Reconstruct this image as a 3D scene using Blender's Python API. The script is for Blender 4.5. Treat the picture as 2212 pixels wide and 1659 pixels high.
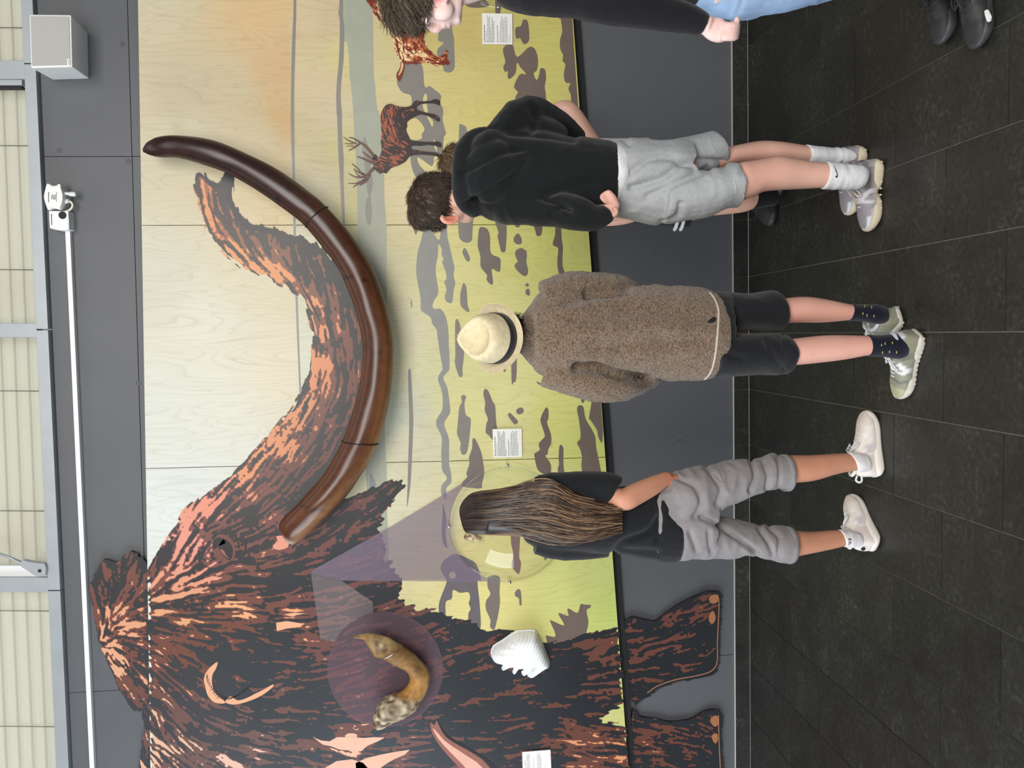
import bpy, bmesh, math, random
import numpy as np
from mathutils import Vector, Matrix
from mathutils.geometry import tessellate_polygon

random.seed(7)
RNG = np.random.default_rng(11)
scene = bpy.context.scene
for o in list(bpy.data.objects):
    bpy.data.objects.remove(o)
COL = scene.collection

# ------------------------------------------------------------------ camera
IMW, IMH = 2212.0, 1659.0
FPX = 1826.1445
YAW, PITCH, ROLL = .0600, .0934, .0263
CAM = np.array([.0254, -4.3793, 1.6858])
FW = np.array([-math.sin(YAW)*math.cos(PITCH), math.cos(YAW)*math.cos(PITCH), -math.sin(PITCH)])
RT = np.array([math.cos(YAW), math.sin(YAW), 0.])
DN = np.cross(FW, RT)
RT, DN = RT*math.cos(ROLL)+DN*math.sin(ROLL), -RT*math.sin(ROLL)+DN*math.cos(ROLL)
cam_data = bpy.data.cameras.new('camera')
cam = bpy.data.objects.new('camera', cam_data)
COL.objects.link(cam)
cam_data.sensor_fit = 'HORIZONTAL'
cam_data.sensor_width = 36.0
cam_data.lens = FPX*36.0/IMW
cam_data.clip_start = 0.05
# the photograph was taken with the phone on its side: picture right = down
cam.matrix_world = Matrix(((DN[0], RT[0], -FW[0], CAM[0]),
                           (DN[1], RT[1], -FW[1], CAM[1]),
                           (DN[2], RT[2], -FW[2], CAM[2]),
                           (0, 0, 0, 1)))
scene.camera = cam

# ------------------------------------------------------------------ world, lights, exposure
scene.view_settings.view_transform = 'Standard'
scene.view_settings.look = 'None'
scene.view_settings.gamma = 1.0
scene.view_settings.exposure = -0.13
scene.view_settings.use_curve_mapping = False

world = bpy.data.worlds.new('world')
scene.world = world
world.use_nodes = True
bg = world.node_tree.nodes['Background']
bg.inputs[0].default_value = (0.93, 0.96, 1.0, 1)
bg.inputs[1].default_value = 0.27

def area_light(name, loc, target, sx, sy, power, color):
    l = bpy.data.lights.new(name, 'AREA')
    l.shape = 'RECTANGLE'; l.size = sx; l.size_y = sy
    l.energy = power; l.color = color
    o = bpy.data.objects.new(name, l); COL.objects.link(o)
    o.location = loc
    d = Vector(target)-Vector(loc)
    o.rotation_euler = d.to_track_quat('-Z', 'Y').to_euler()
    return o
# tall glazing on the left of the hall, a soft light added behind the camera to brighten the visitors, a roof light, daylight outside the clerestory
area_light('daylight_left', (-5.8, -2.8, 2.4), (0.2, -0.6, 1.0), 3.4, 3.6, 300, (0.84, 0.92, 1.0))
area_light('front_fill', (0.5, -7.0, 4.0), (0.1, -0.4, 0.8), 5.0, 3.0, 500, (1.0, 0.965, 0.915))
area_light('roof_light', (0.2, -1.5, 6.2), (0.0, -0.9, 0.0), 4.5, 1.2, 28, (1.0, 0.97, 0.93))
area_light('outdoor_light', (0.0, 2.6, 5.2), (0.0, 0.3, 3.9), 8.0, 2.5, 165, (1.0, 1.0, 0.98))

# ------------------------------------------------------------------ helpers
def W(x, y, Y):
    """world point seen at photo pixel (x, y) on the vertical plane Y"""
    d = FW + DN*((x-IMW/2)/FPX) - RT*((y-IMH/2)/FPX)
    t = (Y-CAM[1])/d[1]
    p = CAM + d*t
    return Vector(p)
def Wn(xy, Y):
    xy = np.asarray(xy, float)
    d = FW[None] + DN[None]*((xy[:, :1]-IMW/2)/FPX) - RT[None]*((xy[:, 1:2]-IMH/2)/FPX)
    t = (Y-CAM[1])/d[:, 1]
    return CAM[None]+d*t[:, None]
def WF(x, y, z=0.0):
    d = FW + DN*((x-IMW/2)/FPX) - RT*((y-IMH/2)/FPX)
    return Vector(CAM + d*((z-CAM[2])/d[2]))
def crop(x0, y0, s):
    return lambda pts: [(x0+s*a, y0+s*b) for a, b in pts]

def lin(c):
    c = c/255.0
    return c/12.92 if c <= 0.04045 else ((c+0.055)/1.055)**2.4
def rgb(r, g, b, k=1.0):
    return (lin(r)*k, lin(g)*k, lin(b)*k, 1.0)

def tag(o, label=None, cat=None, group=None, kind=None):
    if label: o['label'] = label
    if cat: o['category'] = cat
    if group: o['group'] = group
    if kind: o['kind'] = kind
    return o
def link(o, parent=None):
    COL.objects.link(o)
    if parent is not None:
        o.parent = parent
    return o
def origin_of(parent):
    v = Vector((0, 0, 0))
    while parent is not None:
        v += Vector(parent.location); parent = parent.parent
    return v
def empty(name, loc, label=None, cat=None, group=None, kind=None, parent=None):
    o = bpy.data.objects.new(name, None)
    o.empty_display_size = 0.1
    o.location = Vector(loc) - (origin_of(parent) if parent else Vector((0, 0, 0)))
    link(o, parent)
    return tag(o, label, cat, group, kind)
def mesh_from(name, verts, faces):
    me = bpy.data.meshes.new(name)
    me.from_pydata([tuple(v) for v in verts], [], [tuple(f) for f in faces])
    me.update()
    return me
def fast_mesh(name, V, F):
    """numpy triangles"""
    me = bpy.data.meshes.new(name)
    V = np.asarray(V, np.float32); F = np.asarray(F, np.int32)
    me.vertices.add(len(V)); me.vertices.foreach_set('co', V.ravel())
    n = len(F); k = F.shape[1]
    me.loops.add(n*k); me.loops.foreach_set('vertex_index', F.ravel())
    me.polygons.add(n)
    me.polygons.foreach_set('loop_start', np.arange(0, n*k, k, dtype=np.int32))
    me.polygons.foreach_set('loop_total', np.full(n, k, np.int32))
    me.update(calc_edges=True); me.validate()
    return me
def set_colors(me, cols):
    a = me.color_attributes.new('Col', 'FLOAT_COLOR', 'POINT')
    c = np.ones((len(me.vertices), 4), np.float32); c[:, :3] = np.asarray(cols)[:, :3]
    a.data.foreach_set('color', c.ravel())
def obj(name, me, mat=None, parent=None, smooth=False, label=None, kind=None):
    """world-coordinate mesh -> object (shifted to its parent's origin)"""
    o = bpy.data.objects.new(name, me)
    if parent is not None:
        off = origin_of(parent)
        me.transform(Matrix.Translation(-off))
    if mat is not None:
        me.materials.clear(); me.materials.append(mat)
    if smooth:
        me.polygons.foreach_set('use_smooth', [True]*len(me.polygons))
    link(o, parent)
    if label: o['label'] = label
    if kind: o['kind'] = kind
    return o
def set_origin(o, p):
    """move a top-level mesh object's origin to p"""
    o.data.transform(Matrix.Translation(-Vector(p))); o.location = p
def box_data(x0, x1, y0, y1, z0, z1):
    v = [(x0,y0,z0),(x1,y0,z0),(x1,y1,z0),(x0,y1,z0),(x0,y0,z1),(x1,y0,z1),(x1,y1,z1),(x0,y1,z1)]
    f = [(0,3,2,1),(4,5,6,7),(0,1,5,4),(1,2,6,5),(2,3,7,6),(3,0,4,7)]
    return v, f
def bevel_mesh(me, w, seg=2, angle=0.6):
    bm = bmesh.new(); bm.from_mesh(me)
    es = [e for e in bm.edges if len(e.link_faces) == 2 and e.calc_face_angle(0) > angle]
    bmesh.ops.bevel(bm, geom=es, offset=w, segments=seg, profile=0.6, affect='EDGES', clamp_overlap=True)
    bm.to_mesh(me); bm.free(); me.update()
    return me
def box(name, x0, x1, y0, y1, z0, z1, mat, parent=None, bev=0.0, **k):
    me = mesh_from(name, *box_data(min(x0,x1), max(x0,x1), min(y0,y1), max(y0,y1), min(z0,z1), max(z0,z1)))
    if bev: bevel_mesh(me, bev)
    return obj(name, me, mat, parent, **k)
def quad_slab(name, corners, depth, mat, parent=None, bev=0.0, **k):
    """corners: 4 world points of the front face; extruded by +depth along Y"""
    v = [Vector(c) for c in corners]; w = [p+Vector((0, depth, 0)) for p in v]
    me = mesh_from(name, v+w, [(0,1,2,3),(7,6,5,4),(0,4,5,1),(1,5,6,2),(2,6,7,3),(3,7,4,0)])
    fix_normals(me)
    if bev: bevel_mesh(me, bev)
    return obj(name, me, mat, parent, **k)
def fix_normals(me):
    bm = bmesh.new(); bm.from_mesh(me)
    bmesh.ops.recalc_face_normals(bm, faces=bm.faces)
    bm.to_mesh(me); bm.free(); me.update()
def smooth_closed(pts, sub=5):
    """Catmull-Rom through a closed polygon"""
    P = np.asarray(pts, float); n = len(P); out = []
    for i in range(n):
        p0, p1, p2, p3 = P[i-1], P[i], P[(i+1) % n], P[(i+2) % n]
        for k in range(sub):
            t = k/sub
            out.append(0.5*((2*p1)+(-p0+p2)*t+(2*p0-5*p1+4*p2-p3)*t*t+(-p0+3*p1-3*p2+p3)*t**3))
    return np.array(out)
def smooth_open(P, sub=6):
    P = np.asarray(P, float); n = len(P); out = []
    for i in range(n-1):
        p0, p1, p2, p3 = P[max(i-1, 0)], P[i], P[i+1], P[min(i+2, n-1)]
        for k in range(sub):
            t = k/sub
            out.append(0.5*((2*p1)+(-p0+p2)*t+(2*p0-5*p1+4*p2-p3)*t*t+(-p0+3*p1-3*p2+p3)*t**3))
    out.append(P[-1])
    return np.array(out)
def flat_poly(name, px, Y, mat, parent, holes=None, label=None, kind=None):
    loops = [[Vector((a, b, 0)) for a, b in px]]
    if holes:
        for h in holes: loops.append([Vector((a, b, 0)) for a, b in h])
    tris = tessellate_polygon(loops)
    allp = [p for l in loops for p in l]
    V = Wn([(p.x, p.y) for p in allp], Y)
    F = []
    for t in tris:
        a, b, c = [V[i] for i in t]
        nrm = np.cross(b-a, c-a)
        F.append(t if nrm[1] < 0 else (t[0], t[2], t[1]))
    me = mesh_from(name, V, F)
    return obj(name, me, mat, parent, label=label, kind=kind)
def extruded_poly(name, px, Y, depth, mat, parent, bev=0.0):
    V = [Vector(p) for p in Wn(px, Y)]
    bm = bmesh.new()
    vs = [bm.verts.new(v) for v in V]
    f = bm.faces.new(vs)
    r = bmesh.ops.extrude_face_region(bm, geom=[f])
    for e in r['geom']:
        if isinstance(e, bmesh.types.BMVert): e.co.y += depth
    bmesh.ops.recalc_face_normals(bm, faces=bm.faces)
    bmesh.ops.triangulate(bm, faces=[f for f in bm.faces if len(f.verts) > 4])
    me = bpy.data.meshes.new(name); bm.to_mesh(me); bm.free()
    return obj(name, me, mat, parent)

# --- solids
def loft_data(rings, cap=True):
    """rings: list of lists of Vector (same count)"""
    n = len(rings[0]); V = [p for r in rings for p in r]; F = []
    for i in range(len(rings)-1):
        for k in range(n):
            a = i*n+k; b = i*n+(k+1) % n
            F.append((a, b, b+n, a+n))
    if cap:
        c0 = len(V); V.append(sum(rings[0], Vector())/n)
        c1 = len(V); V.append(sum(rings[-1], Vector())/n)
        m = (len(rings)-1)*n
        for k in range(n):
            F.append((c0, (k+1) % n, k)); F.append((c1, m+k, m+(k+1) % n))
    return V, F
def ring(c, u, v, n=20, p=2.0):
    out = []
    for k in range(n):
        a = 2*math.pi*k/n
        ca, sa = math.cos(a), math.sin(a)
        e = 2.0/p
        out.append(c + u*(math.copysign(abs(ca)**e, ca)) + v*(math.copysign(abs(sa)**e, sa)))
    return out
def pring(x1, y1, x2, y2, Y, t, n=20, p=2.0, Y2=None):
    """ring whose silhouette runs from pixel 1 to pixel 2 at depth Y, half thickness t"""
    a = W(x1, y1, Y); b = W(x2, y2, Y if Y2 is None else Y2)
    c = (a+b)/2; u = (b-a)/2
    v = Vector((0, 1, 0)); v = (v-u*(v.dot(u)/u.dot(u))).normalized()*t
    return ring(c, u, v, n, p)
def interp_rings(rings, sub=4):
    """catmull-rom between rings"""
    R = np.array([[list(p) for p in r] for r in rings]); sh = R.shape
    S = smooth_open(R.reshape(sh[0], -1), sub).reshape(-1, sh[1], 3)
    return [[Vector(p) for p in r] for r in S]
def tube_rings(pts, rad, n=14, flat=1.0, upv=None):
    P = [Vector(p) for p in pts]; out = []
    T = []
    for i in range(len(P)):
        t = (P[min(i+1, len(P)-1)]-P[max(i-1, 0)]).normalized(); T.append(t)
    up = Vector(upv) if upv is not None else (Vector((0, 0, 1)) if abs(T[0].z) < 0.9 else Vector((1, 0, 0)))
    u = (up-T[0]*up.dot(T[0])).normalized()
    for i in range(len(P)):
        u = (u-T[i]*u.dot(T[i])).normalized(); v = T[i].cross(u)
        r = rad[i] if hasattr(rad, '__len__') else rad
        out.append(ring(P[i], u*r, v*r*flat, n))
    return out
def tube_data(pts, rad, n=14, flat=1.0, sub=1, upv=None):
    pts = [list(p) for p in pts]
    if not hasattr(rad, '__len__'): rad = [rad]*len(pts)
    if sub > 1:
        A = np.concatenate([np.array(pts), np.array(rad)[:, None]], 1)
        A = smooth_open(A, sub); pts = A[:, :3]; rad = np.maximum(A[:, 3], 1e-4)
    return loft_data(tube_rings(pts, rad, n, flat, upv))
def ellipsoid_data(c, ax, n=20, m=14):
    """ax: three half-axis vectors"""
    a, b, d = [Vector(v) for v in ax]; c = Vector(c)
    rings = []
    for j in range(1, m):
        th = math.pi*j/m
        rings.append([c + d*math.cos(th)*-1 + (a*math.cos(2*math.pi*k/n)+b*math.sin(2*math.pi*k/n))*math.sin(th) for k in range(n)])
    V, F = loft_data(rings)
    V[-2] = c-d; V[-1] = c+d
    return V, F
def merge(parts):
    V, F = [], []
    for v, f in parts:
        o = len(V); V += [tuple(p) for p in v]; F += [tuple(i+o for i in q) for q in f]
    return V, F
def tube(name, pts, rad, mat, parent=None, n=12, sub=1, flat=1.0, smooth=True, **k):
    me = mesh_from(name, *tube_data(pts, rad, n, flat, sub)); fix_normals(me)
    return obj(name, me, mat, parent, smooth=smooth, **k)
def fuse(name, parts, voxel=0.006, smooth=6, fac=0.5):
    """one continuous surface from overlapping closed solids"""
    V, F = merge(parts)
    me = mesh_from('tmp', V, F); fix_normals_islands(me)
    o = bpy.data.objects.new('tmp', me); COL.objects.link(o)
    m = o.modifiers.new('r', 'REMESH'); m.mode = 'VOXEL'; m.voxel_size = voxel; m.use_smooth_shade = True
    if smooth:
        s = o.modifiers.new('s', 'SMOOTH'); s.factor = fac; s.iterations = smooth
    dg = bpy.context.evaluated_depsgraph_get()
    dg.update()
    ev = o.evaluated_get(dg)
    out = bpy.data.meshes.new_from_object(ev)
    out.name = name
    bpy.data.objects.remove(o); bpy.data.meshes.remove(me)
    return out
def fix_normals_islands(me):
    fix_normals(me)
def get_co(me):
    n = len(me.vertices); a = np.empty(n*3, np.float32); me.vertices.foreach_get('co', a); return a.reshape(-1, 3).astype(float)
def set_co(me, c):
    me.vertices.foreach_set('co', np.asarray(c, np.float32).ravel()); me.update()
def get_no(me):
    n = len(me.vertices); a = np.empty(n*3, np.float32); me.vertices.foreach_get('normal', a); return a.reshape(-1, 3).astype(float)
_P = RNG.permutation(4096)
def vnoise(P, scale):
    """value noise, numpy, P (n,3) -> [-1,1]"""
    p = P*scale; i = np.floor(p).astype(int); f = p-i; f = f*f*(3-2*f)
    def h(a, b, c): return (_P[(_P[(_P[a & 4095]+b) & 4095]+c) & 4095]/2047.5)-1.0
    r = 0
    for dx in (0, 1):
        for dy in (0, 1):
            for dz in (0, 1):
                w = (f[:, 0] if dx else 1-f[:, 0])*(f[:, 1] if dy else 1-f[:, 1])*(f[:, 2] if dz else 1-f[:, 2])
                r = r + w*h(i[:, 0]+dx, i[:, 1]+dy, i[:, 2]+dz)
    return r
def displace(me, fn):
    c = get_co(me); n = get_no(me); set_co(me, c+n*fn(c, n)[:, None])

from mathutils.bvhtree import BVHTree
def surf(objs, eps=.0006):
    """point on the front of the given meshes seen at photo pixel (x, y)"""
    trees = []
    for o in (objs if isinstance(objs, (list, tuple)) else [objs]):
        off = np.array(origin_of(o.parent)) if o.parent else np.zeros(3)
        V = get_co(o.data)+off[None]
        trees.append(BVHTree.FromPolygons([tuple(v) for v in V], [tuple(p.vertices) for p in o.data.polygons]))
    def f(x, y, fallback=None):
        d = Vector(FW + DN*((x-IMW/2)/FPX) - RT*((y-IMH/2)/FPX)).normalized(); best = None
        for t in trees:
            h, n, i, dist = t.ray_cast(Vector(CAM), d)
            if h is not None and (best is None or dist < best[1]): best = (h, dist)
        if best is None: return None if fallback is None else W(x, y, fallback)
        return best[0]-d*eps
    return f
# ------------------------------------------------------------------ materials
MATS = {}
def nodes_of(name):
    m = bpy.data.materials.new(name); m.use_nodes = True
    nt = m.node_tree; b = nt.nodes['Principled BSDF']
    return m, nt, b
def simple(name, col, rough=0.6, metal=0.0, noise=0.0, nscale=20.0, bump=0.0, bscale=120.0, sheen=0.0, spec=0.5, coat=0.0, stretch=(1, 1, 1)):
    if name in MATS: return MATS[name]
    m, nt, b = nodes_of(name)
    b.inputs['Roughness'].default_value = rough; b.inputs['Metallic'].default_value = metal
    b.inputs['Specular IOR Level'].default_value = spec
    b.inputs['Coat Weight'].default_value = coat
    if sheen: b.inputs['Sheen Weight'].default_value = sheen
    b.inputs['Base Color'].default_value = col
    tc = nt.nodes.new('ShaderNodeTexCoord'); mp = nt.nodes.new('ShaderNodeMapping')
    mp.inputs['Scale'].default_value = stretch
    nt.links.new(tc.outputs['Object'], mp.inputs['Vector'])
    if noise:
        n = nt.nodes.new('ShaderNodeTexNoise'); n.inputs['Scale'].default_value = nscale; n.inputs['Detail'].default_value = 6
        nt.links.new(mp.outputs[0], n.inputs['Vector'])
        r = nt.nodes.new('ShaderNodeMapRange')
        r.inputs[1].default_value = 0.3; r.inputs[2].default_value = 0.7
        r.inputs[3].default_value = 1-noise; r.inputs[4].default_value = 1+noise
        nt.links.new(n.outputs['Fac'], r.inputs[0])
        mx = nt.nodes.new('ShaderNodeVectorMath'); mx.operation = 'SCALE'
        mx.inputs[0].default_value = col[:3]
        nt.links.new(r.outputs[0], mx.inputs['Scale']); nt.links.new(mx.outputs[0], b.inputs['Base Color'])
    if bump:
        n = nt.nodes.new('ShaderNodeTexNoise'); n.inputs['Scale'].default_value = bscale; n.inputs['Detail'].default_value = 4
        nt.links.new(mp.outputs[0], n.inputs['Vector'])
        bp = nt.nodes.new('ShaderNodeBump'); bp.inputs['Strength'].default_value = bump; bp.inputs['Distance'].default_value = 0.01
        nt.links.new(n.outputs['Fac'], bp.inputs['Height']); nt.links.new(bp.outputs[0], b.inputs['Normal'])
    MATS[name] = m
    return m
def attr_mat(name, rough=0.55, spec=0.35, noise=0.0, nscale=40, bump=0.0, bscale=300, sheen=0.0):
    if name in MATS: return MATS[name]
    m, nt, b = nodes_of(name)
    b.inputs['Roughness'].default_value = rough; b.inputs['Specular IOR Level'].default_value = spec
    if sheen: b.inputs['Sheen Weight'].default_value = sheen
    a = nt.nodes.new('ShaderNodeVertexColor'); a.layer_name = 'Col'
    src = a.outputs['Color']
    tc = nt.nodes.new('ShaderNodeTexCoord')
    if noise:
        n = nt.nodes.new('ShaderNodeTexNoise'); n.inputs['Scale'].default_value = nscale; n.inputs['Detail'].default_value = 5
        nt.links.new(tc.outputs['Object'], n.inputs['Vector'])
        r = nt.nodes.new('ShaderNodeMapRange'); r.inputs[1].default_value = .3; r.inputs[2].default_value = .7
        r.inputs[3].default_value = 1-noise; r.inputs[4].default_value = 1+noise
        nt.links.new(n.outputs['Fac'], r.inputs[0])
        mx = nt.nodes.new('ShaderNodeVectorMath'); mx.operation = 'SCALE'
        nt.links.new(src, mx.inputs[0]); nt.links.new(r.outputs[0], mx.inputs['Scale']); src = mx.outputs[0]
    nt.links.new(src, b.inputs['Base Color'])
    if bump:
        n = nt.nodes.new('ShaderNodeTexNoise'); n.inputs['Scale'].default_value = bscale; n.inputs['Detail'].default_value = 3
        nt.links.new(tc.outputs['Object'], n.inputs['Vector'])
        bp = nt.nodes.new('ShaderNodeBump'); bp.inputs['Strength'].default_value = bump; bp.inputs['Distance'].default_value = 0.004
        nt.links.new(n.outputs['Fac'], bp.inputs['Height']); nt.links.new(bp.outputs[0], b.inputs['Normal'])
    MATS[name] = m
    return m
def birch_material():
    m, nt, b = nodes_of('printed_birch_plywood')
    N = nt.nodes.new; L = nt.links.new
    b.inputs['Roughness'].default_value = 0.48; b.inputs['Specular IOR Level'].default_value = 0.3
    a = N('ShaderNodeVertexColor'); a.layer_name = 'Col'
    tc = N('ShaderNodeTexCoord'); mp = N('ShaderNodeMapping')
    mp.inputs['Scale'].default_value = (5.0, 1.0, 0.75)
    L(tc.outputs['Object'], mp.inputs['Vector'])
    n1 = N('ShaderNodeTexNoise'); n1.inputs['Scale'].default_value = 1.5; n1.inputs['Detail'].default_value = 2.5; n1.inputs['Roughness'].default_value = .45; n1.inputs['Distortion'].default_value = 0.7
    L(mp.outputs[0], n1.inputs['Vector'])
    mu = N('ShaderNodeMath'); mu.operation = 'MULTIPLY'; mu.inputs[1].default_value = 16.0; L(n1.outputs['Fac'], mu.inputs[0])
    fr = N('ShaderNodeMath'); fr.operation = 'FRACT'; L(mu.outputs[0], fr.inputs[0])
    rp = N('ShaderNodeValToRGB'); e = rp.color_ramp.elements
    e[0].position = 0.0; e[0].color = (.84, .81, .75, 1); e[1].position = 1.0; e[1].color = (1.0, .995, .98, 1)
    x = rp.color_ramp.elements.new(0.16); x.color = (.96, .945, .91, 1)
    x = rp.color_ramp.elements.new(0.55); x.color = (1.02, 1.02, 1.0, 1)
    L(fr.outputs[0], rp.inputs[0])
    mp2 = N('ShaderNodeMapping'); mp2.inputs['Scale'].default_value = (60, 1, 3); L(tc.outputs['Object'], mp2.inputs['Vector'])
    n2 = N('ShaderNodeTexNoise'); n2.inputs['Scale'].default_value = 1.5; n2.inputs['Detail'].default_value = 5; L(mp2.outputs[0], n2.inputs['Vector'])
    r2 = N('ShaderNodeMapRange'); r2.inputs[3].default_value = .93; r2.inputs[4].default_value = 1.06; L(n2.outputs['Fac'], r2.inputs[0])
    m1 = N('ShaderNodeMix'); m1.data_type = 'RGBA'; m1.blend_type = 'MULTIPLY'; m1.inputs['Factor'].default_value = 0.65
    L(a.outputs['Color'], m1.inputs['A']); L(rp.outputs[0], m1.inputs['B'])
    m2 = N('ShaderNodeVectorMath'); m2.operation = 'SCALE'; L(m1.outputs['Result'], m2.inputs[0]); L(r2.outputs[0], m2.inputs['Scale'])
    L(m2.outputs[0], b.inputs['Base Color'])
    return m
def slate_material():
    m, nt, b = nodes_of('dark_slate_tile')
    N = nt.nodes.new; L = nt.links.new
    b.inputs['Specular IOR Level'].default_value = 0.45
    tc = N('ShaderNodeTexCoord'); oi = N('ShaderNodeObjectInfo')
    add = N('ShaderNodeVectorMath'); add.operation = 'ADD'
    cmb = N('ShaderNodeCombineXYZ'); mu = N('ShaderNodeMath'); mu.operation = 'MULTIPLY'; mu.inputs[1].default_value = 37.0
    L(oi.outputs['Random'], mu.inputs[0]); L(mu.outputs[0], cmb.inputs[0]); L(mu.outputs[0], cmb.inputs[1])
    L(tc.outputs['Object'], add.inputs[0]); L(cmb.outputs[0], add.inputs[1])
    n1 = N('ShaderNodeTexNoise'); n1.inputs['Scale'].default_value = 5; n1.inputs['Detail'].default_value = 9; n1.inputs['Roughness'].default_value = .7
    L(add.outputs[0], n1.inputs['Vector'])
    n2 = N('ShaderNodeTexNoise'); n2.inputs['Scale'].default_value = 55; n2.inputs['Detail'].default_value = 6
    L(add.outputs[0], n2.inputs['Vector'])
    mm = N('ShaderNodeMath'); mm.operation = 'MULTIPLY'; L(n1.outputs['Fac'], mm.inputs[0]); L(n2.outputs['Fac'], mm.inputs[1])
    rp = N('ShaderNodeValToRGB'); e = rp.color_ramp.elements
    e[0].position = .14; e[0].color = rgb(28, 28, 25); e[1].position = .52; e[1].color = rgb(74, 73, 68)
    x = e.new(.30); x.color = rgb(41, 41, 37)
    L(mm.outputs[0], rp.inputs[0])
    # tile to tile shade
    r = N('ShaderNodeMapRange'); r.inputs[3].default_value = .78; r.inputs[4].default_value = 1.15; L(oi.outputs['Random'], r.inputs[0])
    sc = N('ShaderNodeVectorMath'); sc.operation = 'SCALE'; L(rp.outputs[0], sc.inputs[0]); L(r.outputs[0], sc.inputs['Scale'])
    L(sc.outputs[0], b.inputs['Base Color'])
    r3 = N('ShaderNodeMapRange'); r3.inputs[3].default_value = .34; r3.inputs[4].default_value = .62; L(n1.outputs['Fac'], r3.inputs[0]); L(r3.outputs[0], b.inputs['Roughness'])
    bp = N('ShaderNodeBump'); bp.inputs['Strength'].default_value = .25; bp.inputs['Distance'].default_value = .004
    L(mm.outputs[0], bp.inputs['Height']); L(bp.outputs[0], b.inputs['Normal'])
    return m
M_WALL = simple('grey_painted_cladding', rgb(84, 86, 90), .5, noise=.05, nscale=3, bump=.06, bscale=260)
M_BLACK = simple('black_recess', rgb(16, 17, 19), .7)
M_GROUT = simple('grey_grout', rgb(128, 124, 116), .8, noise=.25, nscale=30)
M_SILICONE = simple('pale_sealant', rgb(185, 184, 176), .5)
M_RAIL = simple('grey_aluminium_frame', rgb(160, 166, 170), .4, metal=.25, noise=.05, nscale=8)
M_WHITE = simple('white_plastic', rgb(226, 228, 228), .35)
M_GREYCLOTH = simple('grey_speaker_cloth', rgb(168, 168, 163), .6, bump=.1, bscale=900)
M_DARKTXT = simple('dark_ink', rgb(60, 60, 62), .8)
M_GREYTXT = simple('grey_ink', rgb(120, 120, 122), .8)
M_PAPER = simple('white_label_board', rgb(232, 232, 226), .5)
M_STEEL = simple('bright_steel', rgb(190, 192, 194), .22, metal=1.0)
M_WIRE = simple('dark_wire', rgb(40, 34, 30), .4, metal=.4)
M_SLATE = slate_material()
M_BIRCH = birch_material()
M_PRINT = attr_mat('printed_ink', .34, .35)

# ================================================================== SETTING
# ---- floor: base bed with a running bond of 30 x 60 slate tiles
TW, R0, RU = 0.3, 0.2289, 0.3
KMIN, KMAX = -10, 14                      # column lines, X = -TW*k
floor = box('floor', -TW*KMAX, -TW*KMIN, -4.83, 0.0, -0.06, -0.004, M_GROUT)
tag(floor, kind='structure')
_tile_cache = {}
def tile_mesh(l):
    key = round(l, 4)
    if key not in _tile_cache:
        me = mesh_from('slate_tile', *box_data(-TW/2+.0018, TW/2-.0018, -l/2+.0018, l/2-.0018, -0.010, 0.0))
        me.materials.append(M_SLATE); _tile_cache[key] = me
    return _tile_cache[key]
for k in range(KMIN, KMAX):
    y = 0.0; nxt = R0 if k % 2 else R0+RU
    while y < 4.8:
        e = min(nxt, 4.83)
        o = bpy.data.objects.new('slate_tile', tile_mesh(e-y))
        o.location = (-TW*(k+.5), -(y+e)/2, 0)
        link(o, floor)
        y = e; nxt = e+2*RU

# ---- tiled skirting
skirt = box('baseboard_back', -TW*KMAX, -TW*KMIN, 0.004, 0.05, 0.0, 0.083, M_GROUT)
tag(skirt, kind='structure')
_sk = mesh_from('skirting_tile', *box_data(-TW/2+.001, TW/2-.001, 0.0, 0.008, 0.003, 0.083)); _sk.materials.append(M_SLATE)
for k in range(KMIN, KMAX):
    o = bpy.data.objects.new('skirting_tile', _sk); o.location = (-TW*(k+.5), 0, 0); link(o, skirt)
box('sealant_line', -TW*KMAX, -TW*KMIN, -0.001, 0.012, 0.083, 0.087, M_SILICONE, skirt)

# ---- wall behind the mural: dark backing with painted cladding sheets
WX0, WX1 = -TW*KMAX, -TW*KMIN
CLAD = 0.012
wall = box('wall_back', WX0, WX1, 0.05, 0.2, 0.0, 3.52, M_BLACK)
tag(wall, kind='structure')
def slope_edge(px0, px1, Y):
    """world line through two photo pixels, returned as z(x)"""
    a = W(*px0, Y); b = W(*px1, Y); m = (b.z-a.z)/(b.x-a.x)
    return lambda x: a.z+m*(x-a.x)
z_walltop = slope_edge((80, 0), (157, 1659), CLAD)
z_seam = slope_edge((275, 0), (300, 828), CLAD)
xj = [WX0, W(1570, 1415, CLAD).x, W(200, 338, CLAD).x, WX1]
for i in range(3):
    xa = xj[i]+(.0012 if i else 0); xb = xj[i+1]-(.0012 if i < 2 else 0)
    for lo, hi, g0, g1 in ((lambda x: .088, z_seam, 0, -.0012), (z_seam, z_walltop, .0012, 0)):
        quad_slab('cladding_sheet', [(xa, CLAD, lo(xa)+g0), (xb, CLAD, lo(xb)+g0), (xb, CLAD, hi(xb)+g1), (xa, CLAD, hi(xa)+g1)], .03, M_WALL, wall, bev=.0015)
for (px, py, r) in ((264, 96, .012), (277, 349, .012), (128, 325, .012), (300, 828, .013), (1469.7, 940, .013), (1470, 958, .013), (1411, 546, .005)):
    c = W(px, py, CLAD)
    me = mesh_from('rivet', *loft_data([ring(c+Vector((0, dy, 0)), Vector((r*s, 0, 0)), Vector((0, 0, r*s)), 16) for dy, s in ((.002, 1.0), (-.0015, 1.0), (-.0025, .8), (-.0012, .6), (-.0012, .35), (-.003, .1))])); fix_normals(me)
    obj('rivet', me, M_WALL, wall, smooth=False)

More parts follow.
